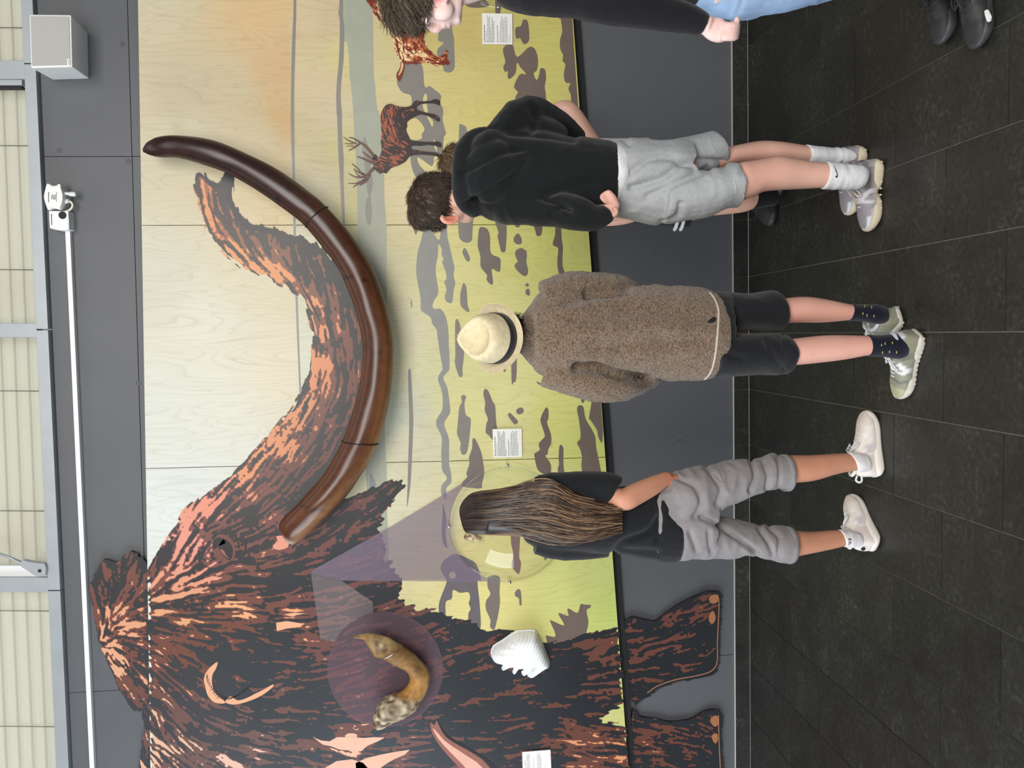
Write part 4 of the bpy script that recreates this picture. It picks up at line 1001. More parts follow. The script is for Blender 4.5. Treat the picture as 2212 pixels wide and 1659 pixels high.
rowsB = [(.06,.74,.022,1),(.12,.52,.014,0)]+[(.165+.034*i, e, .016, 0) for i, e in enumerate((.93,.92,.90,.74,.80,.88,.93,.90,.30))]+[(.52,.66,.020,0),(.57,.52,.012,0)]+[(.61+.034*i, e, .014, 0) for i, e in enumerate((.82,.90,.94,.90,.88,.93,.92,.52))]
rowsC = [(.08,.70,.016,0)]+[(.15+.03*i, e, .010, 0) for i, e in enumerate((.86,.93,.95,.92))]+[(.30+.03*i, e, .010, 0) for i, e in enumerate((.5,.4,.3,.8))]+[(.52+.03*i, e, .010, 0) for i, e in enumerate((.9,.86,.93,.94,.80))]+[(.78,.5,.010,0)]
info_label('white text label on the mural by the bowed face of the person in jeans', [(1042.2, 95.2), (1107.3, 95.8), (1106.6, 29.7), (1041.5, 28.2)], rowsA, 1)
info_label('white text label on the mural between the hat wearer and the clear dome', [(1065.7, 989.1), (1128.4, 987.2), (1126.8, 925.7), (1064.2, 927)], rowsB, 2)
info_label('white text label on the dark mammoth fur at the picture edge', [(1130, 1688), (1192, 1684), (1189.2, 1620), (1128, 1624.8)], rowsC, 3)

# ================================================================== EXHIBITS
def pair_loft(name, pairs, Yfn, tfn, mat, parent, colfn=None, sub=5, n=28, dispfn=None):
    """solid through picture pairs (outer, inner); Yfn(i) centre depth, tfn(halfwidth, i) half thickness"""
    R = []
    for i, (x1, y1, x2, y2) in enumerate(pairs):
        Y = Yfn(i/(len(pairs)-1)); a = W(x1, y1, Y); b = W(x2, y2, Y)
        R.append(pring(x1, y1, x2, y2, Y, tfn((b-a).length/2, i/(len(pairs)-1)), n))
    R = interp_rings(R, sub)
    V, F = loft_data(R)
    me = mesh_from(name, V, F); fix_normals(me)
    m = len(R); S = np.concatenate([np.repeat(np.linspace(0, 1, m), n), [0, 1]]); A = np.concatenate([np.tile(np.arange(n)*2*math.pi/n, m), [0, 0]])
    if dispfn is not None:
        c = get_co(me); no = get_no(me); set_co(me, c+no*dispfn(S, A, c)[:, None])
    if colfn is not None: set_colors(me, colfn(S, A, get_co(me)))
    return obj(name, me, mat, parent, smooth=True), R
def mixc(a, b, t):
    a = np.array(L3(a)); b = np.array(L3(b)); return a[None]*(1-t[:, None])+b[None]*t[:, None]
M_TUSK = attr_mat('polished_tusk', .30, .5, noise=.18, nscale=30)
M_BONE = attr_mat('old_bone', .55, .35, noise=.25, nscale=45, bump=.5, bscale=160)
TP = [(311,319,309,328),(322,306,324,336),(348,295,350,339.5),(398,293.5,390,341.5),(464,303,450,359),(530,331,500,379),(597,365,564,418),(663,411,630,464),(701.5,441.5,656,485),(753.5,500,697,535),(795,562,727,577),(824,624.5,747,617),(843,690,767,675),(851,748.5,781,740),(849,815,780.5,805),(840,878,767,872),(822,945,745,938),(800,994,720,990),(778,1029,690,1036),(746,1075,652,1079),(703,1120.6,622,1109),(659,1158,604,1132),(634,1176,610,1154)]
tusk = empty('mammoth_tusk', W(815, 760, PY), 'huge curved glossy brown mammoth tusk mounted across the mural', 'tusk')
def tusk_col(S, A, c):
    q = np.stack([np.cos(A)*2.2, np.sin(A)*2.2, S*9], 1)
    n1 = vnoise(q, 1.0); n2 = vnoise(np.stack([np.cos(A)*9, np.sin(A)*9, S*14], 1), 1.0)
    t = np.clip((S-.25)/.6, 0, 1)
    base = mixc((44,22,16), (84,46,25), t)
    inner = np.clip((-np.cos(A)-.05)*1.3, 0, 1)*np.clip((S-.30)/.25, 0, 1)      # one side paler: an edge highlight put into the colour
    tan = mixc((96,58,36), (140,102,66), np.clip((S-.5)*2, 0, 1))
    k = np.clip(inner*(.75+.45*n1), 0, 1)[:, None]
    col = base*(1-k)+tan*k
    col *= (1+.35*n1+.25*n2)[:, None]
    for s0, w in ((.165, .0022), (.30, .0018), (.487, .0015), (.602, .0017), (.88, .002)):
        m = np.exp(-((S-s0-.004*np.sin(A*2))/w)**2)[:, None]; col = col*(1-.8*m)
    e = np.clip((S-.975)/.025, 0, 1)[:, None]; col = col*(1-e)+np.array(L3((176,160,146)))*e
    return np.clip(col, .004, 1)
def tusk_disp(S, A, c): return .0018*vnoise(np.stack([np.cos(A)*2, np.sin(A)*2, S*26], 1), 1.0)+.003*vnoise(c, 6.0)
tk, TR = pair_loft('tusk_body', TP, lambda s: PY-.135-.05*math.sin(math.pi*s), lambda w, s: w*.97, M_TUSK, tusk, tusk_col, sub=8, n=32, dispfn=tusk_disp)
def band_around(name, R, i, grow, rad, mat, parent):
    r = R[i]; c = sum(r, Vector())/len(r)
    loop = [c+(p-c)*grow for p in r]; loop.append(loop[0])
    tube(name, loop, rad, mat, parent, n=6)
band_around('retaining_wire', TR, 65, 1.02, .0032, M_WIRE, tusk)
band_around('retaining_wire', TR, 130, 1.015, .0030, M_WIRE, tusk)
for i in (20, 78, 118, 158):
    c = sum(TR[i], Vector())/len(TR[i])
    tube('wall_bracket', [Vector((c.x, c.y+.02, c.z)), Vector((c.x, PY-.0056, c.z))], .012, M_WIRE, tusk, n=8)

jaw = empty('mammoth_jawbone', W(870, 1460, PY), 'curved brown fossil jawbone mounted on the pale disc of the mural', 'bone')
JP = [(762,1374,766,1378),(795,1369,786,1383),(831,1376,797,1402),(856.6,1388,808,1417),(880,1402,833,1424),(900,1418,853,1436.8),(921.7,1440,876.5,1447.6),(929,1455,885,1460),(927,1475,884,1475),(919,1497,868,1493),(910,1517,845,1504),(893,1538,820,1518),(867,1552,807,1540),(838,1568,805,1556),(817,1575,809,1569)]
def jaw_col(S, A, c):
    n1 = vnoise(c, 14.0); n2 = vnoise(c, 46.0)
    col = mixc((104,76,40), (150,112,62), np.clip(.5+.7*n1, 0, 1))
    mid = np.exp(-((S-.58)/.09)**2)[:, None]; col = col*(1-mid)+np.array(L3((172,124,62)))*mid
    sp = np.clip((S-.66)/.05, 0, 1)[:, None]
    spongy = mixc((92,74,52), (196,182,154), np.clip(.5+1.0*n2+.4*n1, 0, 1)); col = col*(1-sp)+spongy*sp
    br = (np.clip(1-np.abs(S-.16)/.08, 0, 1)*np.clip(-np.sin(A)-.1, 0, 1))[:, None]
    col = col*(1-br)+mixc((74,54,32), (190,172,132), np.clip(.4+n2, 0, 1))*br
    e = (np.clip(-np.cos(A)*1.4-.5, 0, 1)*np.clip(n1+.5, 0, 1))[:, None]*.7
    return np.clip(col*(1-e)+np.array(L3((186,168,124)))*e, .004, 1)
def jaw_disp(S, A, c):
    sp = np.clip((S-.66)/.05, 0, 1)
    hollow = -.016*np.exp(-((S-.17)/.05)**2)*np.clip(-np.sin(A), 0, 1)
    return .004*vnoise(c, 18.0)*(1+1.6*sp)+.0045*vnoise(c, 60.0)*sp+.0012*vnoise(c, 50)+hollow
jb, JR = pair_loft('bone', JP, lambda s: PY-.092, lambda w, s: max(w*.85, .012), M_BONE, jaw, jaw_col, sub=12, n=48, dispfn=jaw_disp)
band_around('retaining_wire', JR, 42, 1.03, .0022, M_STEEL, jaw)
for i in (30, 90, 135):
    c = sum(JR[i], Vector())/len(JR[i]); tube('mounting_pin', [Vector((c.x, c.y+.01, c.z)), Vector((c.x, PY-.0056, c.z))], .006, M_WIRE, jaw, n=8)

def relief(name, poly, plane, hfn, grid, mat, parent, colfn):
    P = np.asarray(poly, float); x0, y0 = P.min(0)-4; x1, y1 = P.max(0)+4
    X, Y = np.meshgrid(np.arange(x0, x1, grid), np.arange(y0, y1, grid), indexing='ij')
    sd = pip_sd(poly, X, Y)
    o = iso_fill(name, X, Y, sd, plane, mat, None, colfn)
    me = o.data; c = get_co(me)
    d = c-CAM[None]; z = d@FW; px = IMW/2+FPX*(d@DN)/z; py = IMH/2-FPX*(d@RT)/z
    s = np.maximum(pip_sd(poly, px, py), 0)
    # push along the viewing-independent wall normal
    c[:, 1] -= hfn(s, px, py); set_co(me, c)
    me.polygons.foreach_set('use_smooth', [True]*len(me.polygons))
    if parent is not None:
        me.transform(Matrix.Translation(-origin_of(parent))); o.parent = parent
    return o
tooth = empty('mammoth_molar_cast', W(1125, 1405, PY), 'white cast of a ridged mammoth molar fixed on the dark fur of the mural', 'tooth cast')
tooth_px = C8([(1080,10),(1190,12),(1240,90),(1300,200),(1340,300),(1372,380),(1350,440),(1270,490),(1160,565),(1105,555),(1110,535),(1195,450),(1180,455),(1100,520),(1050,545),(1030,510),(1075,470),(1000,463),(965,510),(935,526),(925,510),(940,450),(880,448),(810,482),(793,462),(815,425),(760,400),(710,385),(680,340),(663,290),(690,200),(800,130),(900,60),(980,20)])
def tooth_h(s, x, y):
    u = (x-1090)*.86+(y-1361)*.5; w = -(x-1090)*.5+(y-1361)*.86
    rid = np.sin(u*.95)*np.clip(1-np.abs(w-14)/70, 0, 1)
    fan = np.sin(np.arctan2(y-1395, x-1150)*26)*np.clip((1120-x)/40, 0, 1)
    up = np.clip((1395-y)/30, 0, 1)
    return .012+.085*(1-np.exp(-s/7.0))*(.85+.15*np.clip((1440-y)/80, 0, 1))+np.clip(s/6, 0, 1)*(.0035*rid*up+.0016*rid+.0022*fan)
M_CAST = simple('white_resin_cast', rgb(238, 240, 242), .42)
relief('cast_body', smooth_closed(tooth_px, 2), PY, tooth_h, 1.1, M_CAST, tooth, lambda a, b: np.ones((len(a), 3)))
# side wall to the board so that it is a solid piece
pxs = smooth_closed(tooth_px, 2)
extruded_poly('cast_back', pxs, PY-.0125, .0068, M_CAST, tooth)

# ---- clear domes over small finds
M_ACRYL = glass_material('clear_acrylic', (.975, .98, .975, 1), .02)
M_FOSSIL = attr_mat('tan_fossil', .6, .3, noise=.3, nscale=60, bump=.4, bscale=200)
def dome(label, cx, cy, occupant):
    c = W(cx, cy, PY-.0056)
    R = (W(cx, cy+126, PY)-W(cx, cy, PY)).length
    t = empty('acrylic_dome', c, label, 'display dome', 'clear display domes on the mural')
    prof = [(1.0, .000), (1.0, -.005), (.965, -.006), (.955, -.010)]
    for a in np.linspace(8, 90, 16): prof.append((.95*math.cos(math.radians(a)), -.006-.215*math.sin(math.radians(a))))
    prof[-1] = (.004, prof[-1][1])
    n = 64; Rg = [[c+Vector((R*r*math.cos(2*math.pi*k/n), y, R*r*math.sin(2*math.pi*k/n))) for k in range(n)] for r, y in prof]
    V, F = loft_data(Rg, cap=False); me = mesh_from('dome_shell', V, F); fix_normals(me)
    obj('dome_shell', me, M_ACRYL, t, smooth=True)
    ringp = [c+Vector((R*.962*math.cos(a), -.007, R*.962*math.sin(a))) for a in np.linspace(0, 2*math.pi, 65)]
    tube('rim_bead', ringp, .004, M_ACRYL, t, n=8)
    for a in (90, 180, 270, 0):
        d = Vector((math.cos(math.radians(a)), 0, math.sin(math.radians(a))))
        p = c+d*R*1.0
        me = mesh_from('fixing_stud', *loft_data([ring(p+Vector((0, y, 0)), Vector((r, 0, 0)), Vector((0, 0, r)), 14) for y, r in ((.0, .0075), (-.012, .0075), (-.0145, .006), (-.015, .001))])); fix_normals(me)
        obj('fixing_stud', me, M_STEEL, t, smooth=True)
    return t
dome('clear acrylic dome in front of the long-haired visitor, fixed to the mural', 1098, 1131, True)
dome('clear acrylic dome at the picture edge behind the person in jeans', 1074, -109, False)
for k, (x, y, sx, label) in enumerate(((1014, 1160, .024, 'tan fossil fragment inside the dome beside the long hair, nearest its rim'), (1030, 1163, .017, 'small tan fossil fragment inside the dome, nearer its centre'))):
    c = W(x, y, PY-.05); V, F = ellipsoid_data(c, ((sx, 0, 0), (0, sx*.7, 0), (0, 0, sx*1.25)), 20, 14)
    me = mesh_from('fossil_fragment', V, F); fix_normals(me); displace(me, lambda c, n: .006*vnoise(c, 60)+.003*vnoise(c, 140))
    cc = get_co(me); set_colors(me, mixc((120,92,60), (214,196,160), np.clip(.55+vnoise(cc, 70), 0, 1)))
    t = empty('fossil_fragment', W(x, y, PY), label, 'fossil', 'fossils inside the dome')
    obj('stone', me, M_FOSSIL, t, smooth=True)
    tube('mounting_pin', [Vector((c.x, c.y, c.z)), Vector((c.x, PY-.0056, c.z))], .003, M_STEEL, t, n=6)

# ================================================================== VISITORS
SKIN = {}
def skin_mat(name, c): return attr_mat('skin_'+name, .48, .35, noise=.06, nscale=60, bump=.06, bscale=500)
def cloth(name, c, rough=.85, bump=.25, bscale=420, noise=.06, nscale=25, sheen=.15): return simple(name, rgb(*c), rough, noise=noise, nscale=nscale, bump=bump, bscale=bscale, sheen=sheen, spec=.2)
def loftp(rows, n=24, p=2.0, sub=4):
    """rows: (x1,y1,x2,y2,Y,t)"""
    return loft_data(interp_rings([pring(*r, n=n, p=p) for r in rows], sub))
def tubep(rows, n=14, sub=4, flat=1.0):
    """rows: (x, y, Y, radius m)"""
    return tube_data([W(a, b, Y) for a, b, Y, r in rows], [r for *_, r in rows], n, flat, sub)
def ellp(x, y, Y, ax, ay, t, ang=0.0, n=20, m=14):
    """ellipsoid: half sizes ax (picture x, px), ay (picture y, px), t metres deep"""
    c = W(x, y, Y); ca, sa = math.cos(ang), math.sin(ang)
    a = W(x+ax*ca, y+ax*sa, Y)-c; b = W(x-ay*sa, y+ay*ca, Y)-c
    return ellipsoid_data(c, (b, Vector((0, t, 0)), a), n, m)
def skin_body(parts, person, base, tints=(), voxel=.005, smooth=5, label=None):
    me = fuse('body', parts, voxel, smooth)
    c = get_co(me); col = np.tile(np.array(L3(base)), (len(c), 1))
    col *= (1+.05*vnoise(c, 30))[:, None]
    for (p, r, tc, k) in tints:
        w = np.exp(-((c-np.array(p)[None])**2).sum(1)/(r*r))[:, None]*k
        col = col*(1-w)+np.array(L3(tc))[None]*w
    set_colors(me, col)
    return obj('body', me, attr_mat('skin', .5, .35, bump=.05, bscale=600), person, smooth=True, label=label)
def garment(name, parts, mat, person, voxel=.007, smooth=6, fold=.004, fscale=(7, 7, 16), seed=0, fine=.0012, extra=None):
    me = fuse(name, parts, voxel, smooth)
    c = get_co(me)
    def fn(c, n):
        q = (c+seed*3.1)*np.array(fscale)[None]
        w = vnoise(np.stack([q[:, 0]+1.5*vnoise(c, 5), q[:, 1], q[:, 2]+2.2*vnoise(c+9, 4)], 1), 1.0)
        r = fold*(1-2*np.abs(w))+fine*vnoise(c, 60)
        if extra is not None: r = r+extra(c)
        return r
    displace(me, fn)
    return obj(name, me, mat, person, smooth=True)
def crease(lines, depth, width, Y=None):
    """extra fn: soft valleys along picture lines projected on the garment"""
    def f(c):
        d = c-CAM[None]; z = d@FW; px = IMW/2+FPX*(d@DN)/z; py = IMH/2-FPX*(d@RT)/z
        near = np.ones(len(c)); r = np.zeros(len(c))
        for ln, dep, wd in lines:
            L_ = smooth_open(ln, 4); dm = np.full(len(c), 1e9)
            for a, b in zip(L_[:-1], L_[1:]):
                e = b-a; t = np.clip(((px-a[0])*e[0]+(py-a[1])*e[1])/(e@e+1e-9), 0, 1)
                dm = np.minimum(dm, (px-a[0]-t*e[0])**2+(py-a[1]-t*e[1])**2)
            r += -dep*depth*np.exp(-dm/(wd*width)**2)
        return r
    return f

# ---- shoes -------------------------------------------------------------
def shoe(person, heel, heading, L, style, flip=1, sock_h=.0):
    """heel: floor point under the heel centre; heading: floor direction to the toe"""
    h = Vector((heading[0], heading[1], 0)).normalized(); s = Vector((-h.y, h.x, 0)); up = Vector((0, 0, 1)); H = Vector((heel[0], heel[1], 0))
    def P(x, y, z): return H+h*(x*L)+s*(y*L)+up*(z*L)
    st = empty('shoe', H, parent=person, label=style['label'])
    wd = style.get('wide', 1.0)*1.24; hg = style.get('high', 1.0)*1.06; so = style.get('sole', .10)
    # sole
    out = [(0,-.0),(.01,.07),(.06,.115),(.16,.125),(.30,.118),(.42,.115),(.55,.135),(.70,.165),(.82,.160),(.92,.120),(.98,.06),(1.0,0),(.98,-.065),(.92,-.115),(.82,-.140),(.70,-.145),(.55,-.130),(.42,-.122),(.30,-.122),(.16,-.125),(.06,-.115),(.01,-.07)]
    o2 = smooth_closed(out, 4)
    def spring(x): return .045*max(0, (x-.78)/.22)**1.6+.02*max(0, (.08-x)/.08)
    arch = style.get('arch', 0.0)
    rings = []
    for (k, z) in ((.93, 0.0), (1.0, .18), (1.04, .5), (1.0, .85), (.94, 1.0)):
        rings.append([P(.5+(x-.5)*(k if k < 1 else 1+(k-1)*.5), y*k*wd, spring(x)*(1-.2*z)+(arch*math.exp(-((x-.45)/.09)**2) if z < .3 else 0)+so*z*(1+(.35*max(0, .35-x) if style.get('heelup') else 0))) for x, y in o2])
    me = mesh_from('sole', *loft_data(rings)); fix_normals(me)
    sl = obj('sole', me, style['m_sole'], st, smooth=True)
    if style.get('tread'):
        for i in range(style['tread']):
            x = .04+.9*i/(style['tread']-1)
            yy = np.interp(x, [0, .06, .3, .45, .7, .9, 1], [.07, .115, .118, .115, .165, .125, .02])
            for sg in (1, -1):
                c = P(x, sg*yy*.97*wd, spring(x)+so*.22)
                me = mesh_from('tread_lug', *ellipsoid_data(c, (h*.016*L, s*.02*L, up*.022*L), 8, 6)); fix_normals(me)
                obj('tread_lug', me, style['m_sole'], sl, smooth=True)
    # upper
    ST = [(.005,.070,.19),(.03,.098,.255),(.09,.112,.30),(.18,.112,.305),(.27,.112,.30),(.36,.118,.295),(.45,.128,.262),(.55,.142,.222),(.66,.152,.188),(.77,.152,.160),(.87,.132,.135),(.94,.098,.112),(.985,.05,.088)]
    rg = []
    for x, w, z in ST:
        z0 = spring(x)+so*.75; n = 26; r = []
        for k in range(n):
            a = 2*math.pi*k/n; ca, sa = math.cos(a), math.sin(a)
            yy = math.copysign(abs(ca)**.75, ca)*w*wd; zz = (abs(sa)**.72)*(z*hg+so-.10+.0-z0+.03) if sa > 0 else -.02*abs(sa)
            if x < .4: yy *= 1-.16*max(0, sa)
            r.append(P(x, yy, z0+zz))
        rg.append(r)
    rg = interp_rings(rg, 3)
    me = mesh_from('upper', *loft_data(rg)); fix_normals(me)
    c = get_co(me); loc = c-np.array(H)[None]; lx = loc@np.array(h)/L; ly = loc@np.array(s)/L; lz = loc[:, 2]/L
    cols = style['paint'](lx, ly*flip, lz, c); set_colors(me, cols)
    displace(me, lambda c, n: .0012*vnoise(c, 70))
    obj('upper', me, attr_mat('shoe_upper', .6, .35, bump=.25, bscale=700), st, smooth=True)
    zt = lambda x: np.interp(x, [a for a, b, d in ST], [d for a, b, d in ST])*hg+so-.07
    # padded collar
    ca = [P(.19+.155*math.cos(a), .085*wd*math.sin(a), zt(.2)-.004+(.03 if math.cos(a) < -.5 else 0)*(-math.cos(a))) for a in np.linspace(0, 2*math.pi, 25)]
    me = mesh_from('collar', *tube_data(ca, .028*L, 8)); fix_normals(me); obj('collar', me, style['m_collar'], st, smooth=True)
    # tongue
    me = mesh_from('tongue', *tube_data([P(.56, 0, zt(.56)-.02), P(.46, 0, zt(.46)+.004), P(.37, 0, zt(.37)+.035), P(.32, 0, zt(.32)+.085)], [.045*L, .055*L, .058*L, .045*L], 12, .35, 3, upv=s)); fix_normals(me)
    obj('tongue', me, style['m_tongue'], st, smooth=True)
    # laces
    for i, x in enumerate((.66, .60, .54, .48, .42)):
        z = zt(x); w = .052+.006*i
        tubew = [P(x-.012, -w*1.15, z-.040), P(x, -w*.6, z-.004), P(x+.006, 0, z+.012), P(x, w*.6, z-.004), P(x-.012, w*1.15, z-.040)]
        me = mesh_from('lace', *tube_data(tubew, .012*L, 6, .7, 3)); fix_normals(me); obj('lace', me, style['m_lace'], st, smooth=True)
    if style.get('bow', True):
        z = zt(.42)+.02
        for sg in (1, -1):
            lp = [P(.42, 0, z), P(.40, sg*.07, z+.035), P(.44, sg*.145, z+.0), P(.50, sg*.15, z-.055), P(.50, sg*.09, z-.03), P(.43, 0, z)]
            me = mesh_from('lace_bow', *tube_data(lp, .0105*L, 6, .8, 5)); fix_normals(me); obj('lace_bow', me, style['m_lace'], st, smooth=True)
            me = mesh_from('lace_end', *tube_data([P(.42, 0, z), P(.44, sg*.05, z+.02), P(.52, sg*.10, z-.03)], .009*L, 6, .8, 4)); fix_normals(me); obj('lace_end', me, style['m_lace'], st, smooth=True)
    if style.get('loop'):
        lp = [P(.015, 0, zt(.05)-.08), P(-.06, 0, zt(.05)-.07), P(-.075, 0, zt(.05)-.02), P(-.04, 0, zt(.05)+.015), P(.02, 0, zt(.05)-.01)]
        me = mesh_from('heel_loop', *tube_data(lp, .016*L, 8, 1.0, 4)); fix_normals(me); obj('heel_loop', me, style['m_lace'], st, smooth=True)
    return st, P, zt
def paint(base, zones):
    """zones: (test(lx,ly,lz)->bool array or weight, colour)"""
    def f(lx, ly, lz, c):
        col = np.tile(np.array(L3(base)), (len(lx), 1))
        for t, cc in zones:
            w = np.asarray(t(lx, ly, lz), float)[:, None]; col = col*(1-w)+np.array(L3(cc))[None]*w
        return col
    return f
def blob(x, z, rx, rz): return lambda lx, ly, lz: (((lx-x)/rx)**2+((lz-z)/rz)**2 < 1)
def stripe(x0, z0, x1, z1, w):
    def f(lx, ly, lz):
        ex, ez = x1-x0, z1-z0; t = np.clip(((lx-x0)*ex+(lz-z0)*ez)/(ex*ex+ez*ez), 0, 1)
        return np.hypot(lx-x0-t*ex, lz-z0-t*ez) < w
    return f
def floor_dir(a, b):
    d = b-a; return (d.x, d.y), d.length

# ---- hair ---------------------------------------------------------------
def strands(name, roots, dirs, length, rad, mat, parent, cols, bend=None, seg=3, seed=0, jitter=.25):
    r = np.random.default_rng(seed); V = []; F = []; C = []
    for i in range(len(roots)):
        p = Vector(roots[i]); d = Vector(dirs[i]).normalized()
        d = (d+Vector(r.normal(0, jitter, 3))).normalized(); l = length*r.uniform(.6, 1.2); rr = rad*r.uniform(.7, 1.3)
        b = Vector(bend(p)) if bend is not None else Vector((0, 0, -.3))
        pts = []; q = p-d*l*.15; cur = d
        for k in range(seg+1):
            pts.append(q.copy()); q = q+cur*(l/seg); cur = (cur+b*(1.0/seg)).normalized()
        o = len(V)
        a = cur.orthogonal().normalized(); e = cur.cross(a)
        for k, q in enumerate(pts):
            w = rr*(1-.85*(k/seg)**1.5)
            for t in range(3): V.append(q+(a*math.cos(t*2.094)+e*math.sin(t*2.094))*w)
        for k in range(seg):
            for t in range(3):
                F.append((o+k*3+t, o+k*3+(t+1) % 3, o+k*3+3+(t+1) % 3, o+k*3+3+t))
        C += [cols[i]]*(3*(seg+1))
    me = fast_mesh(name, np.array([list(v) for v in V]), np.array(F)); set_colors(me, np.array(C))
    return obj(name, me, mat, parent, smooth=True, kind='stuff')
M_HAIR = attr_mat('hair', .42, .4)
def hair_cap(person, parts, base, flow, length, n, rad=.0016, seed=0, spread=.12, keep=None, shade=.35):
    """scalp shell plus short strands"""
    me = fuse('hair', parts, .005, 3); c = get_co(me); no = get_no(me)
    col = np.tile(np.array(L3(base)), (len(c), 1))*(1+.3*vnoise(c, 90))[:, None]; set_colors(me, np.clip(col, .002, 1))
    displace(me, lambda c, n: .002*vnoise(c, 70))
    h = obj('hair', me, M_HAIR, person, smooth=True)
    r = np.random.default_rng(seed); idx = r.choice(len(c), n); rt = c[idx]; nn = no[idx]
    fl = np.array([flow(p) for p in rt]); d = fl-(fl*nn).sum(1, keepdims=True)*nn; d /= np.linalg.norm(d, axis=1, keepdims=True)+1e-6
    d = d+nn*spread*3
    sc = np.clip(1+shade*r.standard_normal(n), .35, 2.0)[:, None]
    cols = np.clip(np.array(L3(base))[None]*sc, .002, 1)
    strands('hair_strands', rt, d, length, rad, M_HAIR, person, cols, bend=lambda p: flow(p)*.3, seed=seed, jitter=.16)
    return h

# =============================== visitor in black hoodie and grey shorts
YB = -1.33
pb = empty('person', (.55, YB, 0), 'person in black hoodie, pale grey shorts and white socks leaning toward the wall', 'person')
body = []
# far (right) leg, near (left) leg
body.append(loftp([(1470,318,1470,375,-1.25,.05),(1530,318,1530,362,-1.24,.05),(1566,318,1568,360,-1.24,.056),(1600,312,1602,352,-1.23,.056),(1640,305,1642,349,-1.22,.056),(1683,306.5,1685,349,-1.22,.054),(1738,314.5,1744,350,-1.21,.045),(1790,321,1795,349,-1.20,.034),(1825,323,1830,349,-1.20,.030),(1845,325,1848,347,-1.20,.02)]))
body.append(loftp([(1470,395,1470,450,-1.33,.05),(1540,372,1545,438,-1.35,.055),(1588,356,1590,438,-1.355,.064),(1603,350,1603,434,-1.36,.068),(1625,347,1630,424,-1.36,.064),(1650,343,1652,414,-1.36,.062),(1683,337.5,1690,410.5,-1.36,.060),(1741,347.5,1741,408,-1.36,.052),(1784,352,1780,405.5,-1.37,.044),(1830,360,1828,402,-1.37,.034),(1862,364,1860,398,-1.37,.028),(1872,368,1870,394,-1.37,.02)]))
body.append(loftp([(1050,350,1050,435,-1.28,.06),(1120,330,1120,440,-1.30,.07),(1250,335,1250,430,-1.31,.07),(1360,335,1360,440,-1.30,.07),(1450,335,1450,450,-1.30,.07),(1500,340,1500,440,-1.29,.06)]))
# neck, head, jaw
body.append(tubep([(1060,400,-1.27,.06),(1020,420,-1.24,.058),(985,428,-1.21,.056),(955,432,-1.19,.06)]))
body.append(ellp(940, 434, -1.18, 54, 55, .088, .15))
body.append(ellp(975, 448, -1.17, 36, 36, .062, .5))
body.append(ellp(1000, 458, -1.15, 28, 22, .05, .6))
# ear on the near side
ear = [(958,466,-1.262,.008),(955,471,-1.268,.010),(960,478,-1.272,.0095),(972,481,-1.27,.009),(984,478,-1.265,.008),(990,472,-1.26,.008),(985,466,-1.258,.007)]
body.append(tubep(ear, n=8, sub=4)); body.append(ellp(973, 472, -1.255, 16, 6, .010))
# right arm hidden inside the sleeve, left hand behind the hip
body.append(tubep([(1100,310,-1.28,.035),(1135,262,-1.24,.035),(1195,268,-1.15,.03),(1230,292,-1.10,.026),(1245,320,-1.06,.024)]))
body.append(tubep([(1085,430,-1.30,.035),(1160,442,-1.36,.035),(1240,456,-1.40,.032),(1285,460,-1.42,.028),(1312,456,-1.42,.026)]))
body.append(tube_data([W(1305,457,-1.42), W(1318,453,-1.425), W(1328,444,-1.425)], [.027, .033, .030], 14, .62, 4, upv=(0, 0, 1)))
for (pts) in ([(1331,454),(1334,444),(1328,436),(1315,434),(1304,437)], [(1330,445),(1331,435),(1324,428),(1311,428),(1299,433)], [(1326,438),(1327,428),(1320,421),(1308,423),(1297,430)], [(1320,433),(1321,422),(1315,415),(1305,419),(1297,426)]):
    body.append(tubep([(a, b, -1.445-.006*i+(.012 if i > 2 else 0), r) for i, ((a, b), r) in enumerate(zip(pts, (.0095, .0098, .0092, .0085, .0068)))], n=10, sub=3))
body.append(tubep([(1316,464,-1.435,.013),(1328,463,-1.45,.011),(1332,455,-1.46,.0095),(1325,449,-1.465,.0075)], n=10, sub=3))
ec = W(972, 473, -1.265)
skin_body(body, pb, (222,176,158), tints=((ec, .03, (214,108,84), .85), (W(1640,380,-1.42), .12, (226,170,150), .5), (W(1318,440,-1.45), .045, (206,150,136), .6)))
